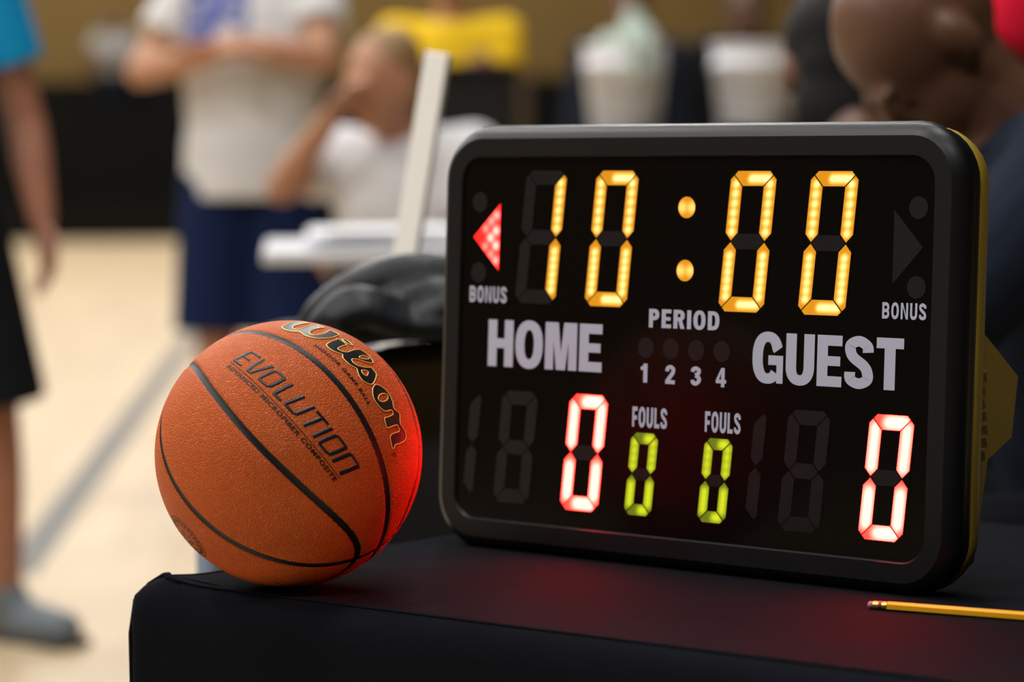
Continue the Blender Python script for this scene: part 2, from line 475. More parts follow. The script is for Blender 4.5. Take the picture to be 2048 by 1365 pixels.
# ------------------------------------------------------------------ the scoreboard
PW, PH = 0.551, 0.354
B_TL = CAM + Vector((-0.0465, 2.9369, -0.0183)); B_YAW = 0.7271; B_LEAN = 0.0530
bu = Vector((cos(B_YAW), -sin(B_YAW), 0)); bk0 = Vector((sin(B_YAW), cos(B_YAW), 0))
bup = Vector((0, 0, 1)) * cos(B_LEAN) + bk0 * sin(B_LEAN)
bback = bk0 * cos(B_LEAN) - Vector((0, 0, 1)) * sin(B_LEAN)
# base point: straight down the face from the panel's bottom edge until the case rests on the cloth
pbm = B_TL + bu * PW / 2 - bup * PH
FOOT_Y = 0.030
ZB = (pbm.z + bback.z * FOOT_Y - TABLE_Z) / bup.z
root = thing('scoreboard', 'black tabletop scoreboard with lit clock reading 10:00 and HOME and GUEST scores', 'scoreboard')
org = pbm - bup * ZB
root.matrix_world = Matrix(((bu.x, bback.x, bup.x, org.x), (bu.y, bback.y, bup.y, org.y), (bu.z, bback.z, bup.z, org.z), (0, 0, 0, 1)))
print('panel bottom above cloth', ZB)

def P(u_mm, v_mm, y=0.0):
    """millimetres on the panel (from its top left) to the board's own frame"""
    return Vector((u_mm / 1000 - PW / 2, y, ZB + PH - v_mm / 1000))

def ring_loft(profile, r0=0.024, n=8):
    """profile: list of (offset outwards, depth); a rounded rectangle grown around the panel"""
    V = []; Fc = []
    dmax = min(0.033, ZB - 0.0005)
    for j, (d_, y_) in enumerate(profile):
        pts = rounded_rect(PW + 2 * d_, PH + 2 * d_, r0 + max(d_, 0), n)
        for p in pts: V.append((p[0], y_, ZB + PH / 2 + p[1]))
    k = len(V) // len(profile)
    for j in range(len(profile) - 1):
        for i in range(k):
            a = (i + 1) % k
            Fc.append((j * k + i, j * k + a, (j + 1) * k + a, (j + 1) * k + i))
    return V, Fc, k

D = min(0.0335, ZB)
V, Fc, k = ring_loft([(-0.001, 0.0035), (0.0, 0.0008), (0.0006, 0.0), (0.0176, 0.0), (0.0212, 0.0022), (0.0248, 0.0052), (0.0280, 0.0092), (0.0306, 0.0140), (D - 0.0010, 0.0200), (D, 0.0270), (D, 0.0300), (D - 0.004, 0.0305)])
fme = mesh_from(V, Fc, True)
for e in fme.edges:
    a_, b_ = e.vertices[0] // k, e.vertices[1] // k
    if a_ == b_ and a_ in (1, 2, 3): e.use_edge_sharp = True
new_obj('front_frame', fme, root, M['case'])
V, Fc, k = ring_loft([(D - 0.005, 0.0295), (D - 0.0006, 0.0295), (D - 0.0006, 0.040), (D - 0.004, 0.050), (0.010, 0.066), (-0.02, 0.070)])
Fc.append(tuple(range(len(V) - k, len(V))))
shell = new_obj('rear_shell', mesh_from(V, Fc, True), root, M['shell'])
# panel
pts = rounded_rect(PW + 0.001, PH + 0.001, 0.0245, 10)
panel = new_obj('display_panel', mesh_from([(p[0], 0.0030, ZB + PH / 2 + p[1]) for p in pts], [tuple(range(len(pts)))]), root, M['panel'])
FACE = 0.0026      # print sits a hair in front of the panel

# rear housing with louvres
prof = [(0.03, ZB - 0.014), (0.070, ZB - 0.006), (0.088, ZB + 0.088), (0.128, ZB + 0.108), (0.136, ZB + 0.165), (0.050, ZB + 0.222), (0.03, ZB + 0.222)]
bm = bmesh.new()
xs = (-0.282, -0.276, 0.276, 0.282)
ins = (0.004, 0, 0, 0.004)
cy_ = sum(p[0] for p in prof) / len(prof); cz_ = sum(p[1] for p in prof) / len(prof)
rows = []
for x_, i_ in zip(xs, ins):
    rows.append([bm.verts.new((x_, p[0] + (cy_ - p[0]) * i_ * 12, p[1] + (cz_ - p[1]) * i_ * 12)) for p in prof])
for A, B_ in zip(rows, rows[1:]):
    for i in range(len(prof)):
        bm.faces.new((A[i], A[(i + 1) % len(prof)], B_[(i + 1) % len(prof)], B_[i]))
bm.faces.new(rows[0][::-1]); bm.faces.new(rows[-1])
hous = new_obj('rear_housing', bm_mesh(bm), root, M['shell'])
for i in range(7):
    z_ = ZB + 0.098 + i * 0.0115
    bm = bmesh.new(); add_box(bm, (0, 0, 0), (0.004, 0.026 + 0.006 * sin(i), 0.0035), 0.0008)
    o = new_obj('vent_rib', bm_mesh(bm), hous, M['vent']); o.location = (0.2835, 0.066, z_)

# segments --------------------------------------------------------------
def inset(poly, g):
    n = len(poly); out = []
    a = sum(poly[i][0] * poly[(i + 1) % n][1] - poly[(i + 1) % n][0] * poly[i][1] for i in range(n))
    s_ = 1 if a > 0 else -1
    lines = []
    for i in range(n):
        p, q = Vector(poly[i]), Vector(poly[(i + 1) % n]); t = (q - p).normalized(); nn = Vector((-t.y, t.x)) * s_ * g
        lines.append((p + nn, t))
    for i in range(n):
        (p, t), (q, w) = lines[i - 1], lines[i]
        den = t.x * w.y - t.y * w.x
        if abs(den) < 1e-9: out.append(tuple(q)); continue
        k_ = ((q.x - p.x) * w.y - (q.y - p.y) * w.x) / den
        out.append(tuple(p + t * k_))
    return out

def seg_polys(w, h, t):
    e = t * 0.55; m_ = h / 2
    Il, Ir = (t, h - t), (w - t, h - t); Jl, Jr = (t, t), (w - t, t)
    Ml, Mr = (e / 2, h - e / 2), (w - e / 2, h - e / 2); Nl, Nr = (e / 2, e / 2), (w - e / 2, e / 2)
    k = t * 0.52
    return {
        'a': [Il, Ir, Mr, (w - e, h), (e, h), Ml],
        'b': [Ir, (w - t, m_ + k), (w - t / 2, m_), (w, m_ + k), (w, h - e), Mr],
        'c': [Jr, Nr, (w, e), (w, m_ - k), (w - t / 2, m_), (w - t, m_ - k)],
        'd': [Jl, Nl, (e, 0), (w - e, 0), Nr, Jr],
        'e': [Jl, (t, m_ - k), (t / 2, m_), (0, m_ - k), (0, e), Nl],
        'f': [Il, Ml, (0, h - e), (0, m_ + k), (t / 2, m_), (t, m_ + k)],
        'g': [(t / 2, m_), (t, m_ - k), (w - t, m_ - k), (w - t / 2, m_), (w - t, m_ + k), (t, m_ + k)]}

def convex_patch(poly, step, leds, sigma, base_y):
    """fine grid cut to a convex outline, with a per-vertex attribute that says how near a diode is"""
    xs_ = [p[0] for p in poly]; ys_ = [p[1] for p in poly]
    x0, x1, y0, y1 = min(xs_), max(xs_), min(ys_), max(ys_)
    nx = max(2, int((x1 - x0) / step)); ny = max(2, int((y1 - y0) / step))
    bm = bmesh.new()
    g = [[bm.verts.new((x0 + (x1 - x0) * i / nx, y0 + (y1 - y0) * j / ny, 0)) for i in range(nx + 1)] for j in range(ny + 1)]
    for j in range(ny):
        for i in range(nx): bm.faces.new((g[j][i], g[j][i + 1], g[j + 1][i + 1], g[j + 1][i]))
    cxp, cyp = sum(xs_) / len(poly), sum(ys_) / len(poly)
    for i in range(len(poly)):
        p, q = Vector((*poly[i], 0)), Vector((*poly[(i + 1) % len(poly)], 0)); t = q - p
        nn = Vector((t.y, -t.x, 0)).normalized()
        if nn.dot(Vector((cxp, cyp, 0)) - p) > 0: nn = -nn
        bmesh.ops.bisect_plane(bm, geom=bm.verts[:] + bm.edges[:] + bm.faces[:], plane_co=p, plane_no=nn, clear_outer=True, dist=1e-7)
    vals = []
    for v in bm.verts:
        s_ = 0
        for lx, ly, lg in leds:
            r2 = (v.co.x - lx) ** 2 + (v.co.y - ly) ** 2
            s_ += lg * math.exp(-r2 / (2 * sigma * sigma))
        vals.append(min(1.0, s_))
    pts = [(v.co.x, v.co.y) for v in bm.verts]
    fs = [[v.index for v in f.verts] for f in (bm.verts.index_update() or bm.faces)]
    bm.free()
    return pts, fs, vals

def panel_mesh(pts, fs, vals=None, y=FACE):
    """pts in metres from the panel's top left (x right, z up) -> mesh in the board's frame, facing the viewer"""
    V = [(p[0] - PW / 2, y - (p[2] if len(p) > 2 else 0), ZB + PH + p[1]) for p in pts]
    me = mesh_from(V, fs)
    if vals is not None:
        a = me.attributes.new('diode', 'FLOAT', 'POINT')
        for i, v in enumerate(vals): a.data[i].value = v
    return me

SHEAR = 11.5 / 129.0
def digit(u0, v0, w, h, t, lit, mat_key, nv, nh, hspan, sigma, sub='bcaefdg', label=None, lit_gain=1.0):
    """one seven-segment digit; u0, v0 is the top left of the unsheared box in mm, v0+h its foot"""
    polys = seg_polys(w, h, t)
    sh = lambda p: (p[0] + p[1] * SHEAR, p[1])
    bx = [(-1.5, -1.5), (w + 1.5, -1.5), (w + 1.5, h + 1.5), (-1.5, h + 1.5)]
    if set(sub) == set('bc'): bx[0] = (w - t - 1.5, -1.5); bx[3] = (w - t - 1.5, h + 1.5)
    def tom(p): q = sh(p); return ((u0 + q[0]) / 1000, (-(v0 + h) + q[1]) / 1000)
    plate = new_obj('digit', panel_mesh([tom(p) for p in bx], [(0, 1, 2, 3)], y=0.0028), root, M['mask'])
    if label: plate['label'] = label
    for s_ in sub:
        po = inset(polys[s_], 0.55 if t > 8 else 0.45)
        on = s_ in lit
        leds = []
        if s_ in 'bcef':
            cxs = w - t / 2 if s_ in 'bc' else t / 2
            lo, hi = (h / 2 + t * 0.6, h - t * 0.85) if s_ in 'bf' else (t * 0.85 + 2, h / 2 - t * 0.9)
            for i in range(nv): leds.append((cxs, lo + (hi - lo) * i / (nv - 1), 1.0))
        else:
            cyv = {'a': h - t / 2, 'd': t / 2, 'g': h / 2}[s_]
            for i in range(nh): leds.append((w * (hspan[0] + (hspan[1] - hspan[0]) * i / (nh - 1)), cyv, 1.0))
        pts, fs, vals = convex_patch(po, 1.6 if on else 60, leds, sigma, 0)
        o = new_obj('segment', panel_mesh([tom(p) for p in pts], fs, [v * lit_gain for v in vals]), plate, M[mat_key] if on else M['lens_off'])
        if on: o['label'] = {'yellow_led': 'lit amber segment', 'red_led': 'lit red segment', 'green_led': 'lit green segment'}[mat_key]
    return plate

T_Y, T_R, T_G = 14.6, 14.4, 11.6
for u0, lit, nm in ((69.7, 'bc', 'amber clock digit showing 1'), (158.0, 'abcdef', 'amber clock digit showing 0'), (317.8, 'abcdef', 'amber clock digit showing 0'), (407.2, 'abcdef', 'amber clock digit showing 0')):
    digit(u0, 13.0, 52.5, 129.0, T_Y, lit, 'yellow_led', 6, 5, (0.46, 0.82), 2.05, label=nm)
digit(134.6, 225.3, 47.6, 111.5, T_R, 'abcdef', 'red_led', 6, 5, (0.42, 0.80), 3.4, label='red home score digit showing 0')
digit(479.6, 225.3, 47.6, 111.5, T_R, 'abcdef', 'red_led', 6, 5, (0.42, 0.80), 3.4, label='red guest score digit showing 0')
digit(48.0, 226.2, 47.0, 110.0, T_R, '', 'red_led', 6, 5, (0.42, 0.80), 3.0, label='unlit score digit')
digit(391.6, 226.2, 47.0, 110.0, T_R, '', 'red_led', 6, 5, (0.42, 0.80), 3.0, label='unlit score digit')
digit(-24.0, 228.0, 46.0, 106.0, T_R, '', 'red_led', 6, 5, (0.42, 0.80), 3.0, 'bc', label='unlit leading bar of the score')
digit(323.0, 227.5, 46.0, 106.0, T_R, '', 'red_led', 6, 5, (0.42, 0.80), 3.0, 'bc', label='unlit leading bar of the score')
digit(213.4, 257.4, 33.6, 78.6, T_G, 'abcdef', 'green_led', 4, 2, (0.60, 0.74), 2.5, label='green fouls digit showing 0')
digit(300.3, 257.4, 33.6, 78.6, T_G, 'abcdef', 'green_led', 4, 2, (0.60, 0.74), 2.5, label='green fouls digit showing 0')

def disc(name, u, v, r, key, leds=None, sigma=3.0, label=None):
    rim = [(u / 1000 + r / 1000 * cos(2 * pi * i / 32), -v / 1000 + r / 1000 * sin(2 * pi * i / 32)) for i in range(32)]
    if leds:
        po = [(p[0] * 1000, p[1] * 1000) for p in rim]
        pts, fs, vals = convex_patch(po, 1.2, leds, sigma, 0)
        me = panel_mesh([(p[0] / 1000, p[1] / 1000) for p in pts], fs, vals)
    else:
        me = panel_mesh(rim, [tuple(range(32))])
    o = new_obj(name, me, root, M[key])
    if label: o['label'] = label
    return o

for v in (47.2, 105.4):
    disc('colon_dot', 278.9, v, 9.9, 'yellow_led', [(273.5, -v, 0.42), (285.0, -v, 0.42)], 3.0, 'lit amber dot of the clock colon')
for u in (235.3, 264.9, 294.7, 324.2): disc('period_lamp', u, 178.4, 9.6, 'lens_off', label='unlit period lamp')
for u, v in ((21.9, 44.3), (22.3, 113.2), (533.6, 45.1), (533.8, 114.0)): disc('bonus_lamp', u, v, 9.8, 'lens_off', label='unlit round bonus lamp')

tri = [(14.5, -78.5), (48.9, -45.6), (48.2, -110.6)]
leds = [(44.0, -57, .8), (37.5, -63, .6), (30.5, -70, .5), (44.0, -72.0, 1.4), (37.0, -79.0, 1.4), (44.0, -86.5, 1.4), (30.0, -87.5, .45), (37.5, -95, .5), (44, -101, .8)]
pts, fs, vals = convex_patch(tri, 1.2, leds, 2.6, 0)
o = new_obj('bonus_arrow', panel_mesh([(p[0] / 1000, p[1] / 1000) for p in pts], fs, vals), root, M['arrow_led']); o['label'] = 'lit red arrow pointing to the home side'
tri = [(508.6, -47.0), (508.6, -112.0), (539.4, -79.4)]
o = new_obj('bonus_arrow', panel_mesh([(p[0] / 1000, p[1] / 1000) for p in tri], [(0, 1, 2)]), root, M['lens_off']); o['label'] = 'unlit arrow pointing to the guest side'

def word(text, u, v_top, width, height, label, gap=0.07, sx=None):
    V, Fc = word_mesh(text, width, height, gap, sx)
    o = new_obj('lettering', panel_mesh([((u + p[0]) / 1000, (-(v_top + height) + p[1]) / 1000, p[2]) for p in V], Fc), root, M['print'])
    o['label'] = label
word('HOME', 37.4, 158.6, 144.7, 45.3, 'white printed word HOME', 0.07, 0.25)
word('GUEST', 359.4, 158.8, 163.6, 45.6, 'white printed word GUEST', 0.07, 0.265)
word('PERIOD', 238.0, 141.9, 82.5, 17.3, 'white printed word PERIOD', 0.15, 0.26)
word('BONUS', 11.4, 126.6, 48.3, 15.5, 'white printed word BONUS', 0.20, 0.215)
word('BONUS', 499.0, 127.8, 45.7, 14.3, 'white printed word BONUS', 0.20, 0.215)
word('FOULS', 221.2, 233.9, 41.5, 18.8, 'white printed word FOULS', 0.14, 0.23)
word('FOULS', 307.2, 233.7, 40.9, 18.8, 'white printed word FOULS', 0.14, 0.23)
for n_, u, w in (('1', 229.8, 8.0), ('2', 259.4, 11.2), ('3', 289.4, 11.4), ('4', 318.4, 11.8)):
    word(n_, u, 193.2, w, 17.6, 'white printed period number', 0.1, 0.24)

# ------------------------------------------------------------------ the basketball
# axes of the ball (columns) in the camera's right / down / forward frame
BM = ((0.6388063, -0.67873008, 0.36228716), (-0.40128806, -0.69570092, -0.59579201), (0.65642547, 0.23521418, -0.71678441))
axes = [RIGHT * BM[0][i] + DOWN * BM[1][i] + FWD * BM[2][i] for i in range(3)]
ball = thing('basketball', 'orange pebbled leather basketball with black channels on the table corner', 'basketball')
ball.matrix_world = Matrix(((axes[0].x, axes[1].x, axes[2].x, BALL_C.x), (axes[0].y, axes[1].y, axes[2].y, BALL_C.y), (axes[0].z, axes[1].z, axes[2].z, BALL_C.z), (0, 0, 0, 1)))
OV_A, OV_B, OV_N = 1.34491437, 0.79329932, 2.04582454
def oval_rho(ph):
    return ((abs(cos(ph)) / OV_A) ** OV_N + (abs(sin(ph)) / OV_B) ** OV_N) ** (-1 / OV_N)
_tab = [oval_rho(2 * pi * i / 720) for i in range(721)]
def oval_d(p, s_):
    rho = math.acos(max(-1, min(1, p.x * s_))); ph = atan2(p.z, p.y) % (2 * pi)
    i = int(ph / (2 * pi) * 720) % 720
    slope = (_tab[(i + 1) % 720] - _tab[i - 1]) / (2 * 2 * pi / 720)
    return abs(rho - _tab[i]) / sqrt(1 + (slope / max(0.2, sin(rho))) ** 2)
CH = 0.0232      # half width of a channel, radians
def smooth(e0, e1, x): t = max(0, min(1, (x - e0) / (e1 - e0))); return t * t * (3 - 2 * t)
bm = bmesh.new(); bmesh.ops.create_icosphere(bm, subdivisions=7, radius=1.0)
for v in bm.verts:
    p = v.co.normalized()
    dd = min(abs(math.asin(max(-1, min(1, p.x)))), abs(math.asin(max(-1, min(1, p.z)))), oval_d(p, 1), oval_d(p, -1))
    v.co = p * (BALL_R - 0.0019 * (1 - smooth(CH * 0.75, CH * 1.45, dd)))
body = new_obj('leather_cover', bm_mesh(bm, True), ball, M['leather'])

def band(curve, hw, rad):
    n = len(curve); V = []; Fc = []; ac = 5
    for i in range(n):
        p = curve[i].normalized(); t = (curve[(i + 1) % n] - curve[i - 1]).normalized(); nn = p.cross(t).normalized()
        for k in range(ac):
            f = -1 + 2 * k / (ac - 1)
            q = (p * cos(hw * f) + nn * sin(hw * f)) * (rad + 0.0004 * f * f - 0.0002)
            V.append(q)
    for i in range(n):
        j = (i + 1) % n
        for k in range(ac - 1): Fc.append((i * ac + k, j * ac + k, j * ac + k + 1, i * ac + k + 1))
    return mesh_from(V, Fc, True)
NC = 300
cA = [Vector((0, cos(2 * pi * i / NC), sin(2 * pi * i / NC))) for i in range(NC)]
cB = [Vector((cos(2 * pi * i / NC), sin(2 * pi * i / NC), 0)) for i in range(NC)]
def cO(s_):
    out = []
    for i in range(NC):
        ph = 2 * pi * i / NC; r_ = oval_rho(ph); out.append(Vector((s_ * cos(r_), sin(r_) * cos(ph), sin(r_) * sin(ph))))
    return out
for cur in (cA, cB, cO(1), cO(-1)): new_obj('channel', band(cur, CH * 1.06, BALL_R - 0.0009), ball, M['channel'])

def on_ball(s_deg, t_deg, lat0, rad):
    s_, t_, l = R_(s_deg), R_(t_deg), R_(lat0)
    e1 = Vector((sin(l), 0, cos(l))); e2 = Vector((0, -1, 0)); e3 = Vector((cos(l), 0, -sin(l)))
    return (e1 * cos(s_) + e2 * sin(s_)) * (cos(t_) * rad) + e3 * (sin(t_) * rad)

def ball_strokes(name, strokes, hs, ht, lat0, m, lift=0.0005, across=5, base=0.0):
    V = []; Fc = []
    for st_ in strokes:
        vv, ff = stroke_faces(dense(st_, 0.6), hs, ht, False, across); b0 = len(V)
        V += [on_ball(p[0], p[1], lat0, BALL_R + base + lift * sqrt(max(p[2], 0))) for p in vv]
        Fc += [tuple(b0 + i for i in f) for f in ff]
    return new_obj(name, mesh_from(V, Fc, True), ball, m)

LAT_E, LAT_W = -27.7, 11.8
EVO = [
    [(-35.8, 1.7), (-35.3, 3.8), (-34.5, 6.5), (-34.1, 8.4), (-33.5, 9.5), (-32.2, 9.9), (-29.8, 10.1), (-27.6, 10.1)], [(-35.6, 2.0), (-33.3, 2.0), (-30.2, 2.1)], [(-34.2, 6.0), (-31.6, 6.0), (-29.8, 6.1)],
    [(-25.4, 10.6), (-25.6, 6.4), (-25.8, 2.0)], [(-25.8, 2.2), (-23.6, 2.2)], [(-23.7, 2.2), (-21.5, 6.3), (-19.2, 10.9)],
    [(-18.6, 2.8), (-17.9, 5.8), (-17.2, 8.7), (-16.6, 10.0), (-15.5, 10.5), (-13.2, 10.6), (-11.0, 10.6)], [(-10.8, 10.6), (-11.2, 7.2), (-12.0, 4.0), (-13.0, 2.9), (-15.4, 2.7), (-18.4, 2.7)],
    [(-6.6, 11.1), (-7.4, 6.7), (-8.4, 2.2)], [(-8.5, 2.5), (-6.3, 2.5), (-3.8, 2.6)],
    [(1.0, 11.1), (-0.3, 7.1), (-1.7, 2.9)], [(-1.7, 2.8), (1.1, 2.7), (3.6, 2.8), (4.6, 3.5)], [(4.7, 3.3), (6.0, 7.6), (7.2, 11.4)],
    [(9.2, 10.8), (13.1, 10.8), (16.6, 10.8)], [(13.0, 10.7), (11.7, 6.5), (10.3, 2.4)], [(18.9, 11.0), (17.6, 6.7), (16.3, 2.3)],
    [(19.8, 2.7), (20.9, 6.6), (22.2, 10.0), (23.4, 10.7), (25.9, 10.7), (28.8, 10.6)], [(29.0, 10.7), (27.7, 6.4), (26.4, 3.0), (24.8, 2.5), (22.1, 2.5), (19.9, 2.6)],
    [(29.3, 2.1), (30.7, 5.9), (32.0, 9.7), (33.4, 10.4), (36.5, 10.2), (38.7, 10.0)], [(38.9, 10.1), (37.2, 5.6), (35.5, 1.5)]]
o = ball_strokes('stamped_lettering', EVO, 0.95, 0.60, LAT_E, M['ink'], 0.0007); o['label'] = 'black stamped word EVOLUTION'
o = ball_strokes('underline', [[(-36.0, 0.35), (0, 0.2), (37.0, 0.25)]], 0.2, 0.17, LAT_E, M['small_ink'], 0.0003); o['label'] = 'thin line under the stamped word'

def font_tris(text, target_w, target_h):
    cu = bpy.data.curves.new('text', 'FONT'); cu.body = text; cu.size = 1.0; cu.resolution_u = 3; cu.offset = 0.034; cu.space_character = 1.16
    ob = bpy.data.objects.new('text', cu); C.objects.link(ob)
    bpy.context.view_layer.update()
    me = bpy.data.meshes.new_from_object(ob.evaluated_get(bpy.context.evaluated_depsgraph_get()))
    vs = [v.co.copy() for v in me.vertices]; fs = [tuple(p.vertices) for p in me.polygons]
    bpy.data.objects.remove(ob); bpy.data.curves.remove(cu); bpy.data.meshes.remove(me)
    x0, x1 = min(v.x for v in vs), max(v.x for v in vs); y0, y1 = min(v.y for v in vs), max(v.y for v in vs)
    return [((v.x - x0) / (x1 - x0) * target_w, (v.y - y0) / (y1 - y0) * target_h) for v in vs], fs

def small_text(text, s0, s1, t0, h, lat0, bend=0.0, label=''):
    v2, fs = font_tris(text, s1 - s0, h)
    V = [on_ball(s0 + p[0] + 0.12 * p[1], t0 + p[1] + bend * ((s0 + p[0]) / 36.0) ** 2, lat0, BALL_R + 0.00028) for p in v2]
    o = new_obj('stamped_lettering', mesh_from(V, fs), ball, M['small_ink']); o['label'] = label
small_text('ADVANCED MICROFIBER COMPOSITE', -36.2, 36.6, -2.55, 1.95, LAT_E, label='small stamped line ADVANCED MICROFIBER COMPOSITE')
small_text('INDOOR GAME BALL', -16.8, 19.0, -5.3, 1.9, LAT_W, label='small stamped line INDOOR GAME BALL')

W_out = {
 'w': [(-36.6, -1.1), (-34.2, -2.5), (-31.7, -2.7), (-29.6, -1.9), (-27.8, -0.6), (-26.3, -0.9), (-24.1, -1.5), (-21.7, -1.0), (-19.3, 0.7), (-17.7, 3.9), (-16.9, 8.2), (-17.1, 11.3), (-17.9, 15.3), (-20.2, 15.7), (-22.6, 15.1), (-22.2, 13.2), (-21.0, 9.0), (-20.9, 5.3), (-21.7, 2.6), (-23.0, 1.4), (-24.6, 2.2), (-25.5, 4.6), (-25.9, 7.6), (-25.9, 10.8), (-25.7, 14.2), (-27.7, 14.4), (-30.0, 14.0), (-30.4, 12.1), (-29.9, 9.0), (-29.4, 6.2), (-29.4, 3.4), (-29.9, 1.0), (-31.3, 0.3), (-32.7, 1.1), (-33.5, 3.4), (-33.5, 6.3), (-33.4, 9.2), (-33.5, 12.7), (-35.3, 13.4), (-37.6, 12.0), (-38.5, 8.6), (-38.2, 5.7), (-37.7, 2.5), (-37.4, 0.4)],
 'ils': [(-14.0, 0.6), (-14.6, 4.5), (-14.7, 8.4), (-15.1, 9.7), (-13.9, 10.9), (-12.1, 10.9), (-10.3, 10.5), (-10.2, 7.6), (-10.0, 4.4), (-9.7, 3.1), (-8.9, 3.0), (-7.6, 3.6), (-6.7, 4.8), (-6.2, 6.4), (-6.4, 10.2), (-6.2, 13.6), (-5.7, 16.0), (-4.1, 16.9), (-2.3, 17.6), (-0.0, 17.2), (2.3, 16.2), (2.5, 13.6), (1.5, 11.1), (0.3, 9.3), (-0.9, 7.9), (-1.8, 5.9), (-2.2, 4.2), (-1.0, 3.2), (0.4, 3.3), (1.7, 4.1), (2.9, 6.0), (3.9, 8.3), (4.7, 11.1), (6.3, 11.3), (8.3, 11.0), (9.8, 8.8), (11.0, 6.3), (11.7, 4.1), (11.3, 2.5), (10.1, 1.1), (8.9, 0.2), (7.2, 0.0), (5.2, 0.5), (3.2, 1.8), (2.4, 2.0), (1.3, 1.3), (-0.2, 0.4), (-2.1, 0.2), (-3.8, 0.2), (-5.2, 1.0), (-5.8, 1.9), (-6.6, 1.8), (-7.8, 0.7), (-9.6, -0.3), (-11.5, -0.6), (-12.9, -0.3)],
 'dot': [(-14.4, 13.0), (-13.4, 14.6), (-11.8, 14.8), (-9.4, 14.3), (-9.8, 12.8), (-11.5, 12.2), (-13.2, 12.1)],
 'on': [(12.4, 5.9), (13.9, 8.4), (16.0, 10.0), (18.4, 10.8), (20.8, 10.7), (23.0, 10.0), (24.9, 9.0), (26.6, 10.5), (28.1, 11.6), (29.8, 10.5), (32.0, 9.2), (33.9, 10.2), (36.2, 11.2), (38.3, 10.6), (39.1, 9.6), (39.5, 7.6), (39.3, 4.0), (39.0, 1.3), (39.8, 0.3), (40.0, -0.7), (38.8, -1.1), (36.9, -1.0), (34.9, -0.5), (34.2, 1.2), (34.4, 4.0), (34.5, 6.7), (33.0, 6.9), (31.8, 6.6), (31.3, 2.9), (30.9, -0.6), (28.8, -0.4), (26.8, 0.2), (27.0, 2.8), (27.0, 6.3), (26.3, 7.0), (25.2, 7.0), (24.9, 6.0), (24.4, 2.8), (22.7, 0.9), (20.0, -0.2), (17.3, -0.3), (15.0, 1.0), (13.2, 3.0)]}
W_hole = {'ils': [[(-2.1, 9.8), (-2.3, 12.8), (-1.6, 14.9), (-0.1, 15.6), (0.2, 13.9), (-0.4, 11.3), (-1.3, 9.8)], [(4.3, 3.7), (4.8, 5.8), (6.0, 7.0), (7.3, 4.8), (7.2, 3.9), (6.1, 3.1)]],
          'on': [[(17.9, 2.5), (17.1, 4.7), (17.4, 7.5), (18.4, 9.1), (19.8, 8.6), (20.5, 6.1), (20.1, 3.4), (19.1, 2.1)]]}
def inside(p, poly):
    c_ = False; n = len(poly)
    for i in range(n):
        a, b_ = poly[i], poly[(i + 1) % n]
        if (a[1] > p[1]) != (b_[1] > p[1]) and p[0] < (b_[0] - a[0]) * (p[1] - a[1]) / (b_[1] - a[1]) + a[0]: c_ = not c_
    return c_
def smooth_closed(poly, k=3):
    n = len(poly); ext = [poly[-1]] + list(poly) + [poly[0], poly[1]]; out = []
    for i in range(1, n + 1):
        p0, p1, p2, p3 = ext[i - 1], ext[i], ext[i + 1], ext[i + 2]
        for j in range(k):
            t = j / k
            out.append(tuple(0.5 * ((2 * p1[a]) + (-p0[a] + p2[a]) * t + (2 * p0[a] - 5 * p1[a] + 4 * p2[a] - p3[a]) * t * t + (-p0[a] + 3 * p1[a] - 3 * p2[a] + p3[a]) * t ** 3) for a in (0, 1)))
    return out
for key, outer in W_out.items():
    loops = [smooth_closed(outer)] + [smooth_closed(h_) for h_ in W_hole.get(key, [])]
    pts = []; edges = []
    for lp in loops:
        b0 = len(pts); pts += [Vector(p) for p in lp]; edges += [(b0 + i, b0 + (i + 1) % len(lp)) for i in range(len(lp))]
    x0, x1 = min(p.x for p in pts), max(p.x for p in pts); y0, y1 = min(p.y for p in pts), max(p.y for p in pts)
    x = x0
    while x < x1:
        y = y0
        while y < y1: pts.append(Vector((x + 0.13, y + 0.17))); y += 1.3
        x += 1.3
    vo, eo, fo, *_ = delaunay_2d_cdt(pts, edges, [], 0, 1e-5)
    keep = []
    for f in fo:
        c_ = (sum(vo[i].x for i in f) / len(f), sum(vo[i].y for i in f) / len(f))
        if sum(inside(c_, lp) for lp in loops) % 2 == 1: keep.append(tuple(f))
    o = new_obj('brand_lettering', mesh_from([on_ball(p.x, p.y, LAT_W, BALL_R + 0.0004) for p in vo], keep), ball, M['ink']); o['label'] = 'black script lettering of the word Wilson'
    # gold foil rim around each contour
    V = []; Fc = []
    for lp in loops:
        n = len(lp); b0 = len(V)
        vv, ff = stroke_faces(lp, 0.26, 0.26, True, 4)
        V += [on_ball(p[0], p[1], LAT_W, BALL_R + 0.00045 + 0.0004 * sqrt(max(p[2], 0))) for p in vv]; Fc += [tuple(b0 + i for i in f) for f in ff]
    o = new_obj('lettering_rim', mesh_from(V, Fc, True), ball, M['gold']); o['label'] = 'gold rim around the script lettering'
ring = [(42.8 + 0.8 * cos(2 * pi * i / 20), -0.3 + 0.8 * sin(2 * pi * i / 20)) for i in range(21)]
o = ball_strokes('trademark_ring', [ring], 0.16, 0.16, LAT_W, M['small_ink'], 0.0003); o['label'] = 'tiny registered trademark ring'

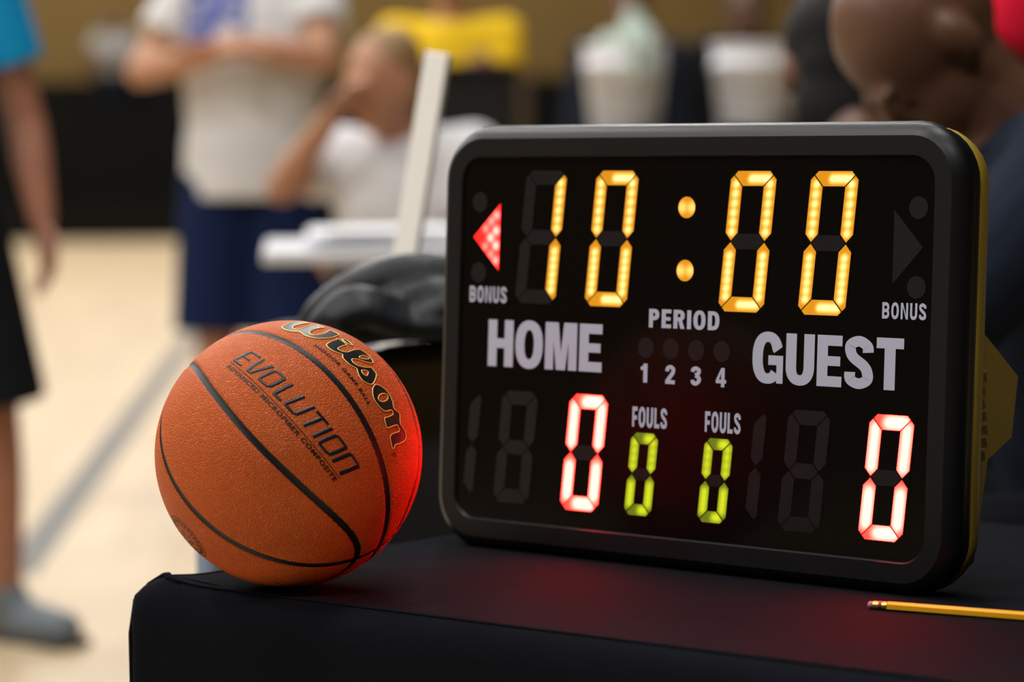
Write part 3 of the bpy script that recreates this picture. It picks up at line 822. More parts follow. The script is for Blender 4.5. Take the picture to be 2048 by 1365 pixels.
# round seal stamped low on the far panel
def on_pole(r_deg, a, rad, lat=-66.0, lon=180.0):
    l, g = R_(lat), R_(lon)
    e1 = Vector((sin(l), cos(l) * sin(g), cos(l) * cos(g))); e2 = Vector((0, 1, 0)); e3 = e1.cross(e2).normalized(); e2 = e3.cross(e1)
    r_ = R_(r_deg); return (e1 * cos(r_) + (e2 * cos(a) + e3 * sin(a)) * sin(r_)) * rad
V = []; Fc = []
def ringband(r0, r1, a0=0, a1=2 * pi, n=64):
    b0 = len(V)
    for i in range(n + 1):
        a = a0 + (a1 - a0) * i / n; V.append(on_pole(r0, a, BALL_R + 0.0003)); V.append(on_pole(r1, a, BALL_R + 0.0003))
    for i in range(n): Fc.append((b0 + 2 * i, b0 + 2 * i + 1, b0 + 2 * i + 3, b0 + 2 * i + 2))
ringband(10.7, 11.1); ringband(6.6, 6.9)
random.seed(3)
for i in range(26):
    a = i / 26 * 2 * pi; ringband(7.7 + random.random() * .4, 9.6 + random.random() * .3, a, a + 0.10 + random.random() * .05, 3)
for a in (0.3, 1.0, 2.2, 3.1, 4.2, 5.3): ringband(1.5, 4.5, a, a + 0.35, 5)
o = new_obj('stamped_seal', mesh_from(V, Fc), ball, M['small_ink']); o['label'] = 'round dark stamped seal'

# ------------------------------------------------------------------ the pencil
p0 = at_z(1737, 1210, TABLE_Z + 0.0036); p1 = at_z(2048, 1234, TABLE_Z + 0.0036)
pd = (p1 - p0).normalized(); pl = 0.185
pencil = thing('pencil', 'yellow wooden pencil with worn pink eraser lying beside the scoreboard', 'pencil', p0)
pencil.rotation_euler = pd.to_track_quat('X', 'Z').to_euler()
def lathe_x(name, prof, seg, m, smooth_=True, ph=0.0):
    bm = bmesh.new(); rings = []
    for x_, r_ in prof:
        rings.append([bm.verts.new((x_, r_ * cos(2 * pi * k / seg + ph), r_ * sin(2 * pi * k / seg + ph))) for k in range(seg)])
    for A, B_ in zip(rings, rings[1:]):
        for k in range(seg): bm.faces.new((A[k], A[(k + 1) % seg], B_[(k + 1) % seg], B_[k]))
    bm.faces.new(rings[0]); bm.faces.new(rings[-1][::-1])
    return new_obj(name, bm_mesh(bm, smooth_), pencil, m)
lathe_x('eraser', [(0.0, 0.0020), (0.0012, 0.0030), (0.005, 0.0031)], 16, M['eraser'])
fer = lathe_x('ferrule', [(0.0045, 0.0034), (0.0055, 0.0036), (0.0062, 0.0034), (0.0075, 0.0036), (0.0085, 0.0034), (0.0105, 0.0035), (0.0135, 0.0034), (0.0150, 0.0036), (0.0162, 0.0034), (0.018, 0.0037)], 16, M['ferrule'])
o = lathe_x('ferrule_band', [(0.0100, 0.00355), (0.0105, 0.0037), (0.0125, 0.0037), (0.0130, 0.00355)], 16, M['redband']); o.parent = fer
lathe_x('barrel', [(0.0178, 0.00400), (pl - 0.022, 0.00400)], 6, M['pencil'], False, pi / 6)
tipw = lathe_x('sharpened_wood', [(pl - 0.022, 0.0037), (pl - 0.005, 0.0012)], 12, M['wood'])
lathe_x('lead_point', [(pl - 0.0052, 0.0012), (pl, 0.0002)], 10, M['lead'])

# ------------------------------------------------------------------ people: closed shapes merged into one skin by a voxel remesh
class Clay:
    def __init__(s): s.V = []; s.F = []
    def ell(s, c, r, rot=None, seg=14, rings=9):
        b0 = len(s.V); c = Vector(c)
        if not isinstance(r, (tuple, list)): r = (r, r, r)
        def put(v):
            v = Vector((v[0] * r[0], v[1] * r[1], v[2] * r[2]))
            if rot is not None: v = rot @ v
            s.V.append(c + v)
        put((0, 0, 1))
        for i in range(1, rings):
            th = pi * i / rings
            for k in range(seg): put((sin(th) * cos(2 * pi * k / seg), sin(th) * sin(2 * pi * k / seg), cos(th)))
        put((0, 0, -1)); last = len(s.V) - 1
        for k in range(seg): s.F.append((b0, b0 + 1 + k, b0 + 1 + (k + 1) % seg))
        for i in range(rings - 2):
            for k in range(seg):
                a = b0 + 1 + i * seg + k; b_ = b0 + 1 + i * seg + (k + 1) % seg
                s.F.append((a, a + seg, b_ + seg, b_))
        o = b0 + 1 + (rings - 2) * seg
        for k in range(seg): s.F.append((o + k, last, o + (k + 1) % seg))
    def loft(s, rings, seg=18):
        """rings: (centre, half width along x, half depth); cross-section follows the spine"""
        b0 = len(s.V); n = len(rings)
        cs = [Vector(r[0]) for r in rings]
        for i in range(n):
            t = (cs[min(i + 1, n - 1)] - cs[max(i - 1, 0)]).normalized()
            ax = Vector((1, 0, 0)); ax = (ax - t * ax.dot(t)).normalized(); ay = t.cross(ax)
            for k in range(seg):
                a = 2 * pi * k / seg
                s.V.append(cs[i] + ax * (rings[i][1] * cos(a)) + ay * (rings[i][2] * sin(a)))
        for i in range(n - 1):
            for k in range(seg):
                a = b0 + i * seg + k; b_ = b0 + i * seg + (k + 1) % seg
                s.F.append((a, b_, b_ + seg, a + seg))
        s.F.append(tuple(b0 + k for k in range(seg))[::-1]); s.F.append(tuple(b0 + (n - 1) * seg + k for k in range(seg)))
    def cone(s, p0, p1, r0, r1, seg=14):
        p0, p1 = Vector(p0), Vector(p1); t = (p1 - p0).normalized()
        a = Vector((0, 0, 1)) if abs(t.z) < .9 else Vector((1, 0, 0)); u = t.cross(a).normalized(); w = t.cross(u)
        b0 = len(s.V)
        for p, r in ((p0, r0), (p1, r1)):
            for k in range(seg): s.V.append(p + (u * cos(2 * pi * k / seg) + w * sin(2 * pi * k / seg)) * r)
        for k in range(seg): s.F.append((b0 + k, b0 + (k + 1) % seg, b0 + seg + (k + 1) % seg, b0 + seg + k))
        s.F.append(tuple(b0 + k for k in range(seg))[::-1]); s.F.append(tuple(b0 + seg + k for k in range(seg)))
    def limb(s, pts, rad):
        for i in range(len(pts) - 1): s.cone(pts[i], pts[i + 1], rad[i], rad[i + 1])
        for p, r in zip(pts, rad): s.ell(p, r)
    def build(s, name, parent, m, voxel=0.012, iters=4):
        me = mesh_from(s.V, s.F); bm = bmesh.new(); bm.from_mesh(me); bmesh.ops.recalc_face_normals(bm, faces=bm.faces); bm.to_mesh(me); bm.free()
        ob = bpy.data.objects.new('tmp', me); C.objects.link(ob)
        r = ob.modifiers.new('r', 'REMESH'); r.mode = 'VOXEL'; r.voxel_size = voxel; r.use_smooth_shade = True
        sm = ob.modifiers.new('s', 'SMOOTH'); sm.factor = 0.5; sm.iterations = iters
        bpy.context.view_layer.update()
        out = bpy.data.meshes.new_from_object(ob.evaluated_get(bpy.context.evaluated_depsgraph_get()))
        bpy.data.objects.remove(ob); bpy.data.meshes.remove(me)
        for p in out.polygons: p.use_smooth = True
        return new_obj(name, out, parent, m)

def hand(cl, wrist, d, side, curl=0.5, k=1.0):
    """palm and five fingers; d points along the fingers, side towards the thumb"""
    d = Vector(d).normalized(); side = Vector(side); side = (side - d * side.dot(d)).normalized(); nrm_ = d.cross(side)
    w = Vector(wrist)
    for j in range(5):
        c_ = w + d * (0.03 + 0.013 * j) * k
        cl.ell(c_ + side * 0.002, (0.036 * k, 0.036 * k, 0.018 * k), Matrix((side, d, nrm_)).transposed())
    for i, (o, l) in enumerate(((0.030, 0.075), (0.010, 0.085), (-0.010, 0.078), (-0.029, 0.062))):
        a = w + d * 0.085 * k + side * o * k
        b_ = a + d * l * 0.45 * k + nrm_ * 0.012 * curl; c_ = b_ + (d * (1 - curl * .6) + nrm_ * curl).normalized() * l * 0.55 * k
        cl.limb([a, b_, c_], [0.0100 * k, 0.0092 * k, 0.0078 * k])
    a = w + d * 0.03 * k + side * 0.032 * k; b_ = a + (d * .7 + side * .6) * 0.045 * k; c_ = b_ + (d + side * .1 + nrm_ * .4) * 0.032 * k
    cl.limb([a, b_, c_], [0.013 * k, 0.0115 * k, 0.009 * k])

def head_shape(cl, c, rot, k=1.0):
    """skull, jaw, nose, brow, lips and ears; the face looks along -y before the turn"""
    def q(x, y, z): return Vector(c) + rot @ (Vector((x, y, z)) * k)
    E3 = lambda a: tuple(v * k for v in a)
    cl.ell(q(0, 0.012, 0.030), E3((0.078, 0.098, 0.092)), rot, 20, 14)
    cl.ell(q(0, -0.022, -0.035), E3((0.060, 0.070, 0.085)), rot, 18, 12)
    cl.ell(q(0, -0.058, -0.085), E3((0.030, 0.028, 0.026)), rot)
    cl.limb([q(0, -0.088, 0.012), q(0, -0.106, -0.026)], [0.010 * k, 0.0155 * k])
    for s_ in (-1, 1):
        cl.ell(q(0.028 * s_, -0.080, 0.026), E3((0.024, 0.014, 0.010)), rot)          # brow
        cl.ell(q(0.032 * s_, -0.076, 0.006), E3((0.014, 0.012, 0.011)), rot)          # eyelid
        cl.ell(q(0.079 * s_, 0.012, -0.008), E3((0.010, 0.020, 0.032)), rot)          # ear
    cl.ell(q(0, -0.090, -0.055), E3((0.024, 0.011, 0.010)), rot)

SKIN = {
 'tan': mat('skin_tan', (0.42, 0.20, 0.11), 0.55, 0.08, 20),
 'ruddy': mat('skin_ruddy', (0.36, 0.155, 0.095), 0.55, 0.08, 20),
 'brown': mat('skin_brown', (0.135, 0.062, 0.036), 0.42, 0.1, 20),
 'dark': mat('skin_dark', (0.09, 0.042, 0.025), 0.45, 0.1, 20)}
def fabric(name, col, var=0.08): return mat(name, col, 0.9, var, 9, 0.004, 14, spec=0.08)
WHITE_F = fabric('white_cotton', (0.62, 0.62, 0.64)); NAVY_F = fabric('navy_mesh_fabric', (0.007, 0.014, 0.050)); BLUE_F = fabric('bright_blue_fabric', (0.01, 0.30, 0.62))
BLACK_F = fabric('black_fabric', (0.010, 0.011, 0.014)); YEL_F = fabric('yellow_cotton', (0.78, 0.50, 0.02)); RED_F = fabric('red_cotton', (0.55, 0.008, 0.03))
INK_F = fabric('dark_navy_fabric', (0.014, 0.019, 0.032)); GREY_F = fabric('grey_cotton', (0.30, 0.29, 0.27))
HAIR = mat('black_hair', (0.006, 0.005, 0.005), 0.7, 0.3, 120, 0.003, 160, spec=0.2); HAIRB = mat('brown_hair', (0.26, 0.15, 0.06), 0.6, 0.3, 120, 0.003, 160)
SHOE = mat('grey_shoe_mesh', (0.13, 0.155, 0.175), 0.7, 0.3, 30, 0.002, 60); SOLE = mat('dark_sole', (0.035, 0.036, 0.04), 0.7); SOLEW = mat('white_sole', (0.6, 0.6, 0.6), 0.7)

def print_shirt():
    """white cotton with a violet-blue print across the chest"""
    m = bpy.data.materials.new('white_cotton_print'); nt, b = nodes_of(m); N = nt.nodes; L = nt.links
    tc = N.new('ShaderNodeTexCoord'); sp_ = N.new('ShaderNodeSeparateXYZ'); L.new(tc.outputs['Object'], sp_.inputs[0])
    def box(out, c_, h_):
        a = N.new('ShaderNodeMath'); a.operation = 'SUBTRACT'; a.inputs[1].default_value = c_; L.new(out, a.inputs[0])
        ab = N.new('ShaderNodeMath'); ab.operation = 'ABSOLUTE'; L.new(a.outputs[0], ab.inputs[0])
        lt = N.new('ShaderNodeMath'); lt.operation = 'LESS_THAN'; lt.inputs[1].default_value = h_; L.new(ab.outputs[0], lt.inputs[0]); return lt.outputs[0]
    m1 = N.new('ShaderNodeMath'); m1.operation = 'MULTIPLY'; L.new(box(sp_.outputs['X'], -0.085, 0.105), m1.inputs[0]); L.new(box(sp_.outputs['Z'], 1.56, 0.11), m1.inputs[1])
    nz = N.new('ShaderNodeTexNoise'); nz.inputs['Scale'].default_value = 16; L.new(tc.outputs['Object'], nz.inputs['Vector'])
    rp = N.new('ShaderNodeMapRange'); rp.inputs['From Min'].default_value = .35; rp.inputs['From Max'].default_value = .5; L.new(nz.outputs['Fac'], rp.inputs['Value'])
    m2 = N.new('ShaderNodeMath'); m2.operation = 'MULTIPLY'; L.new(m1.outputs[0], m2.inputs[0]); L.new(rp.outputs['Result'], m2.inputs[1])
    mx = N.new('ShaderNodeMix'); mx.data_type = 'RGBA'; mx.inputs[6].default_value = (0.58, 0.57, 0.565, 1); mx.inputs[7].default_value = (0.05, 0.07, 0.28, 1)
    L.new(m2.outputs[0], mx.inputs[0]); L.new(mx.outputs[2], b.inputs['Base Color']); b.inputs['Roughness'].default_value = 0.85
    return m

def stand(s=1.0, elbows=None, wrists=None):
    J = dict(hip=0.96, pelvis=(0, 0, 0.98), waist=(0, 0.005, 1.12), chest=(0, 0.0, 1.36), neck=(0, 0.01, 1.53), head=(0, -0.015, 1.68))
    J['sh'] = [(-0.195, 0.0, 1.475), (0.195, 0.0, 1.475)]
    J['el'] = elbows or [(-0.245, 0.02, 1.17), (0.245, 0.02, 1.17)]
    J['wr'] = wrists or [(-0.255, -0.05, 0.915), (0.255, -0.05, 0.915)]
    J['hp'] = [(-0.095, 0, 0.95), (0.095, 0, 0.95)]; J['kn'] = [(-0.11, -0.015, 0.51), (0.11, -0.015, 0.51)]; J['an'] = [(-0.12, 0.02, 0.09), (0.12, 0.02, 0.09)]
    J['toe'] = [(-0.135, -0.14), (0.135, -0.14)]
    for k_, v in list(J.items()):
        if isinstance(v, tuple): J[k_] = tuple(x * s for x in v)
        elif isinstance(v, list): J[k_] = [tuple(x * s for x in q) for q in v]
        else: J[k_] = v * s
    return J

def seated(lean=0.2, elbows=None, wrists=None, drop=0.0, s=1.0):
    sl, cl_ = sin(lean), cos(lean)
    up = lambda h, f=0: (0, -h * sl - f * cl_, 0.50 + h * cl_ - f * sl)
    J = dict(hip=0.5, pelvis=up(0.0), waist=up(0.17), chest=up(0.42), neck=up(0.58), head=up(0.70, 0.04 + drop))
    c_ = up(0.53)
    J['sh'] = [(-0.195, c_[1], c_[2]), (0.195, c_[1], c_[2])]
    J['el'] = elbows or [(-0.26, c_[1] - 0.12, c_[2] - 0.27), (0.26, c_[1] - 0.12, c_[2] - 0.27)]
    J['wr'] = wrists or [(-0.12, c_[1] - 0.32, c_[2] - 0.30), (0.12, c_[1] - 0.32, c_[2] - 0.30)]
    J['hp'] = [(-0.095, 0, 0.52), (0.095, 0, 0.52)]; J['kn'] = [(-0.13, -0.43, 0.52), (0.13, -0.43, 0.52)]; J['an'] = [(-0.13, -0.40, 0.09), (0.13, -0.40, 0.09)]
    J['toe'] = [(-0.14, -0.56), (0.14, -0.56)]
    for k_, v in list(J.items()):
        if isinstance(v, tuple): J[k_] = tuple(x * s for x in v)
        elif isinstance(v, list): J[k_] = [tuple(x * s for x in q) for q in v]
    return J

def person(label, loc, rotz, J, skin, shirt, legs, shorts_len=0.9, long_legs=False, hair=HAIR, head_tilt=(0, 0, 0), sleeve=0.62, voxel=0.012, k=1.0, hem=None, shoe=SHOE, hand_dirs=None, group=None, curl=0.5, long_sleeve=False, hand_k=1.0, hair_low=False):
    root_ = thing('person', label, 'person', loc, rotz, group)
    cl = Clay(); V3 = Vector
    pel, wai, che, nec, hea = (V3(J[n_]) for n_ in ('pelvis', 'waist', 'chest', 'neck', 'head'))
    cl.loft([(pel - V3((0, 0, 0.06)) * k, .13 * k, .09 * k), (pel, .165 * k, .11 * k), (wai, .14 * k, .10 * k), (wai.lerp(che, .6), .16 * k, .11 * k), (che, .175 * k, .115 * k), (che.lerp(nec, .6), .15 * k, .09 * k), (nec, .07 * k, .065 * k)])
    cl.limb([nec, nec.lerp(hea, .7)], [.06 * k, .056 * k])
    rot = Euler(head_tilt).to_matrix()
    head_shape(cl, hea + V3((0, 0, 0.01)), rot, k * 1.04)
    for i in (0, 1):
        sh, el, wr = V3(J['sh'][i]), V3(J['el'][i]), V3(J['wr'][i])
        cl.limb([che.lerp(nec, .5), sh, sh.lerp(el, .45), el], [.07 * k, .064 * k, .052 * k, .042 * k])
        cl.limb([el, el.lerp(wr, .35), wr], [.043 * k, .043 * k, .029 * k])
        hd = V3(hand_dirs[i]) if hand_dirs else (wr - el)
        hand(cl, wr, hd, V3((0, -1, 0)) if abs(hd.normalized().y) < .8 else V3((0, 0, 1)), curl, k * hand_k)
        hp, kn, an = V3(J['hp'][i]), V3(J['kn'][i]), V3(J['an'][i])
        cl.limb([hp, hp.lerp(kn, .5), kn], [.095 * k, .082 * k, .060 * k]); cl.limb([kn, kn.lerp(an, .3), an], [.058 * k, .060 * k, .040 * k])
        toe = V3((J['toe'][i][0], J['toe'][i][1], 0.045))
        cl.limb([an, V3((an.x, an.y + .02, .055)), V3(toe)], [.04 * k, .045 * k, .035 * k])
    cl.build('body', root_, SKIN[skin], voxel)
    # shirt
    cl = Clay(); g = .022 * k
    low = pel if hem is None else V3((pel.x, pel.y, hem))
    cl.loft([(low, .175 * k + g, .125 * k + g), (wai.lerp(pel, .4), .17 * k + g, .122 * k + g), (wai, .162 * k + g, .118 * k + g), (wai.lerp(che, .6), .172 * k + g, .12 * k + g), (che, .185 * k + g, .122 * k + g), (che.lerp(nec, .6), .165 * k + g, .10 * k + g), (nec - V3((0, 0, .01)), .075 * k + g, .07 * k + g)])
    for i in (0, 1):
        sh, el, wr = V3(J['sh'][i]), V3(J['el'][i]), V3(J['wr'][i])
        cl.limb([che.lerp(nec, .55), sh], [.085 * k, .082 * k])
        if long_sleeve:
            cl.limb([sh, el], [.08 * k, .06 * k]); cl.cone(el, el.lerp(wr, .93), .058 * k, .042 * k)
        else: cl.cone(sh, sh.lerp(el, sleeve), .080 * k, .080 * k)
    so = cl.build('shirt', root_, shirt, voxel * 1.1)
    # shorts or trousers
    cl = Clay()
    cl.loft([(pel - (wai - pel).normalized() * .06, .17 * k + g, .118 * k + g), (pel, .17 * k + g * .6, .115 * k + g * .6), (pel.lerp(wai, .55), .152 * k + g * .5, .108 * k + g * .5)])
    for i in (0, 1):
        hp, kn, an = V3(J['hp'][i]), V3(J['kn'][i]), V3(J['an'][i])
        cl.ell(hp, .112 * k)
        if long_legs:
            cl.limb([hp, kn], [.112 * k, .085 * k]); cl.cone(kn, kn.lerp(an, .95), .084 * k, .07 * k)
        else: cl.cone(hp, hp.lerp(kn, shorts_len), .115 * k, .122 * k)
    cl.build('trousers' if long_legs else 'shorts', root_, legs, voxel * 1.1)
    # shoes
    for i in (0, 1):
        an = V3(J['an'][i]); tx, ty = J['toe'][i]; a = V3((an.x, an.y + .045, .05)); b_ = V3((tx, ty - .03, .042))
        cl = Clay(); cl.limb([a, a.lerp(b_, .5), b_], [.046 * k, .047 * k, .040 * k]); cl.limb([V3((an.x, an.y, .10)), a.lerp(b_, .3)], [.052 * k, .05 * k])
        up = cl.build('shoe', root_, shoe, 0.01)
        bm = bmesh.new(); d_ = (b_ - a); ln_ = d_.length + .08
        add_box(bm, (a + b_) / 2 * 1.0 - V3((0, 0, (a.z + b_.z) / 2 - .0135)), (.092 * k, ln_, .026), .009, Matrix.Rotation(atan2(d_.x, -d_.y), 3, 'Z'))
        new_obj('sole', bm_mesh(bm, True), up, SOLE if shoe is SHOE else SOLEW)
    if hair is not None:
        cl = Clay(); q = hea + V3((0, 0, .01))
        cl.ell(q + rot @ V3((0, .030, .052)) * k, tuple(v * k for v in (.086, .094, .088)), rot, 18, 12)
        cl.ell(q + rot @ V3((0, .060, .0)) * k, tuple(v * k for v in (.080, .060, .075)), rot, 18, 12)
        if hair_low: cl.ell(q + rot @ V3((0, .055, -.075)) * k, tuple(v * k for v in (.090, .062, .11)), rot, 18, 12)
        cl.build('hair', root_, hair, voxel)
    return root_

def ground(px, py_any, y):
    p = at_y(px, py_any, y); return Vector((p.x, p.y, 0))

# man in the white T-shirt, arms folded
J = stand(1.07, elbows=[(-0.315, -0.07, 1.275), (0.235, -0.13, 1.31)], wrists=[(-0.07, -0.25, 1.315), (-0.02, -0.22, 1.35)])
person('standing person in white printed T-shirt and navy shorts with folded arms', ground(508, 400, 9.4), R_(-6), J, 'tan', print_shirt(), NAVY_F, 1.0, k=1.16, hem=0.965, sleeve=0.50, hand_dirs=[(1, 0, .2), (-1, -.1, -.1)], voxel=0.011)
# person in bright blue at the side of the court
J = stand(1.03, elbows=[(-0.26, 0.02, 1.19), (0.290, 0.0, 1.16)], wrists=[(-0.27, -0.05, 0.94), (0.305, -0.06, 0.945)])
J['hp'][1] = (0.12, 0, 0.98); J['kn'][1] = (0.20, -0.02, 0.53); J['an'][1] = (0.225, 0.0, 0.09); J['toe'][1] = (0.315, -0.14)
person('person in bright blue top, black shorts and grey shoes walking on the court', ground(-196, 700, 6.75), R_(26), J, 'ruddy', BLUE_F, BLACK_F, 0.97, k=1.08, sleeve=0.60, voxel=0.008, hem=0.97, hand_dirs=[(0, -.1, -1), (.12, -.1, -1)], curl=0.6)
# seated scorer behind the white table
J = seated(0.14, elbows=[(-0.25, -0.22, 0.95), (0.27, -0.16, 0.80)], wrists=[(-0.07, -0.27, 1.12), (0.14, -0.38, 0.78)], drop=0.02, s=1.08)
p = ground(838, 300, 7.75)
person('seated person in white T-shirt leaning over the white table of papers', (p.x, p.y, 0.0), R_(-30), J, 'tan', WHITE_F, GREY_F, 0.95, k=1.02, hair=HAIRB, head_tilt=(R_(12), 0, R_(-20)), voxel=0.013)
SEATS = [(p.x, p.y, 1.08, R_(-30), 'grey folding chair of the person at the white table')]
# person in yellow holding a black crate
J = stand(1.03, elbows=[(-0.195, -0.06, 1.28), (0.195, -0.06, 1.28)], wrists=[(-0.17, -0.26, 1.36), (0.17, -0.26, 1.36)])
p = ground(900, 100, 10.8)
person('person in yellow T-shirt holding a black crate in front of the waist', p, R_(-4), J, 'tan', YEL_F, BLACK_F, 0.95, long_legs=True, k=0.90, voxel=0.014, hand_dirs=[(.5, -1, 0), (-.5, -1, 0)])
cr_ = thing('crate', 'black plastic crate held by the person in yellow', 'crate', (p.x, p.y - 0.34, 1.03), R_(-4))
CR_M = mat('black_crate_plastic', (0.010, 0.009, 0.009), 0.7, spec=0.15)
for c_, s_ in (((0, 0, .01), (.46, .26, .02)), ((0, -.125, .19), (.46, .012, .36)), ((0, .125, .19), (.46, .012, .36)), ((-.225, 0, .19), (.012, .25, .36)), ((.225, 0, .19), (.012, .25, .36)), ((0, -.135, .36), (.48, .02, .03)), ((0, .135, .36), (.48, .02, .03))):
    box_obj('rim' if s_[2] == .03 else 'side' if s_[2] > .1 else 'bottom', c_, s_, CR_M, cr_, 0.003)
# two people in dark clothes behind the buckets
for px, lab, y_, sk in ((1258, 'standing person in dark navy clothes behind the bucket with a towel', 14.2, 'brown'), (1492, 'standing person in dark clothes behind the plain white bucket', 14.6, 'dark')):
    person(lab, ground(px, 60, y_), R_(10), stand(1.04), sk, INK_F if px < 1400 else BLACK_F, BLACK_F, long_legs=True, k=1.06 if px < 1400 else 1.25, voxel=0.016, long_sleeve=True)
# the bowed bald man and his neighbour, seated in a row beyond the table
J = seated(0.30, elbows=[(-0.27, -0.38, 0.80), (0.28, -0.38, 0.80)], wrists=[(-0.13, -0.66, 0.80), (0.12, -0.66, 0.80)], drop=0.035, s=1.10)
hw = at_y(1856, 118, 3.98)
p = Vector((hw.x - J['head'][1], 3.98 + 0.04, 0))
person('seated bald person in dark navy top with head bowed', (p.x, p.y, 0.0), R_(-82), J, 'brown', INK_F, BLACK_F, long_legs=True, hair=None, head_tilt=(R_(62), 0, 0), voxel=0.008, k=1.14, long_sleeve=True)
SEATS.append((p.x, p.y, 1.10, R_(-82), 'grey folding chair of the bowed bald person'))
J = seated(0.30, drop=0.03, s=1.08)
hw = at_y(1668, 140, 5.0); NA = R_(-168); p = Vector((hw.x + sin(NA) * J['head'][1], 5.0 - cos(NA) * J['head'][1], 0))
person('seated black-haired person in dark top next to the bald person', (p.x, p.y, 0.0), NA, J, 'brown', BLACK_F, BLACK_F, long_legs=True, hair=HAIR, head_tilt=(R_(14), 0, 0), voxel=0.011, k=1.06, long_sleeve=True, hair_low=True)
SEATS.append((p.x, p.y, 1.08, NA, 'grey folding chair of the black-haired person'))
# person in red behind them
J = stand(1.02, elbows=[(-0.33, 0.05, 1.20), (0.33, 0.05, 1.20)], wrists=[(-0.22, -0.08, 1.02), (0.22, -0.08, 1.02)])
person('standing person in red T-shirt behind the bald person', ground(2325, 100, 5.6), R_(14), J, 'dark', RED_F, BLACK_F, 0.95, k=1.08, voxel=0.013, sleeve=0.70)
# spectator on the far bleachers (built below)

# ------------------------------------------------------------------ folding chairs
CH_M = mat('grey_chair_metal', (0.16, 0.165, 0.175), 0.4, 0.1, 30, metal=0.6); CH_S = mat('grey_chair_pad', (0.10, 0.10, 0.11), 0.6)
def folding_chair(label):
    r_ = thing('folding_chair', label, 'chair')
    box_obj('seat', (0, 0.02, 0.405), (0.40, 0.38, 0.03), CH_S, r_, 0.008)
    bm = bmesh.new(); V_ = add_box(bm, (0, 0, 0), (0.38, 0.02, 0.16), 0.006); o = new_obj('backrest', bm_mesh(bm), r_, CH_S); o.location = (0, 0.275, 0.72); o.rotation_euler = (R_(-8), 0, 0)
    for s_ in (-1, 1):
        bm = bmesh.new(); tube(bm, [(0.205 * s_, -0.19, 0.0), (0.205 * s_, 0.10, 0.40), (0.205 * s_, 0.29, 0.80)], 0.011, 10); new_obj('leg', bm_mesh(bm, True), r_, CH_M)
        bm = bmesh.new(); tube(bm, [(0.185 * s_, 0.28, 0.0), (0.185 * s_, 0.0, 0.40)], 0.011, 10); new_obj('leg', bm_mesh(bm, True), r_, CH_M)
    bm = bmesh.new(); tube(bm, [(-0.205, 0.29, 0.80), (0.205, 0.29, 0.80)], 0.011, 10); new_obj('top_rail', bm_mesh(bm, True), r_, CH_M)
    return r_
proto = None
for x_, y_, k_, a_, lab in SEATS:
    if proto is None: proto = c_ = folding_chair(lab)
    else: c_ = copy_tree(proto); c_['label'] = lab
    c_.location = (x_, y_, 0); c_.rotation_euler = (0, 0, a_); c_.scale = (k_, k_, k_)
    c_['group'] = 'folding chairs under the seated people'

# ------------------------------------------------------------------ white counter-height table with papers
M['white_lam'] = mat('white_laminate', (0.66, 0.67, 0.72), 0.35, 0.04, 12); PAP = mat('white_paper', (0.82, 0.82, 0.85), 0.7, 0.03, 30); SKIRT = fabric('pale_grey_skirt', (0.36, 0.37, 0.44))
wa = at_y(524, 506, 5.75); WT = wa.z
wt = thing('tall_table', 'white counter-height table with papers and a pale grey skirt', 'table', (wa.x, wa.y, 0), R_(4))
box_obj('table_top', (0.62, 0.36, WT - 0.010), (1.24, 0.72, 0.026), M['white_lam'], wt, 0.006)
for x_ in (0.16, 1.14):
    for y_ in (0.10, 0.62):
        bm = bmesh.new(); tube(bm, [(x_, y_, 0), (x_, y_, WT - 0.022)], 0.018, 12); new_obj('leg', bm_mesh(bm, True), wt, M['steel'])
V = []; Fc = []
for i in range(61):
    x_ = 0.125 + i * 0.0165; w_ = 0.012 * sin(i * 0.9) + 0.006 * sin(i * 2.3)
    V += [(x_, 0.06 + w_, 0.10), (x_, 0.055 + w_ * .4, WT - 0.024)]
for i in range(60): Fc.append((2 * i, 2 * i + 2, 2 * i + 3, 2 * i + 1))
o = new_obj('skirt', mesh_from(V, Fc, True), wt, SKIRT); so_ = o.modifiers.new('thick', 'SOLIDIFY'); so_.thickness = 0.003
random.seed(5)
zt = WT + 0.003
for i, (x_, y_, n_, lab) in enumerate(((0.22, 0.24, 5, 'loose stack of white paper at the free end of the tall table'), (0.625, 0.30, 9, 'thick pile of white paper in the middle of the tall table'), (1.01, 0.26, 7, 'pile of white paper behind the black heap'))):
    ps = thing('paper_stack', lab, 'papers', wt.matrix_basis @ Vector((x_, y_, zt)), R_(4), 'paper stacks on the tall table')
    for j in range(n_):
        w_ = 0.30 + random.uniform(-.02, .03); h_ = 0.0068
        bm = bmesh.new(); add_box(bm, (0, 0, 0), (w_, 0.36, h_), 0.001)
        o = new_obj('sheaf', bm_mesh(bm), ps, PAP); o.location = (random.uniform(-.03, .03) + (0.012 * j if i == 0 else 0), random.uniform(-.02, .02), h_ / 2 + j * (h_ + 0.0003)); o.rotation_euler = (0, 0, random.uniform(-.12, .12))

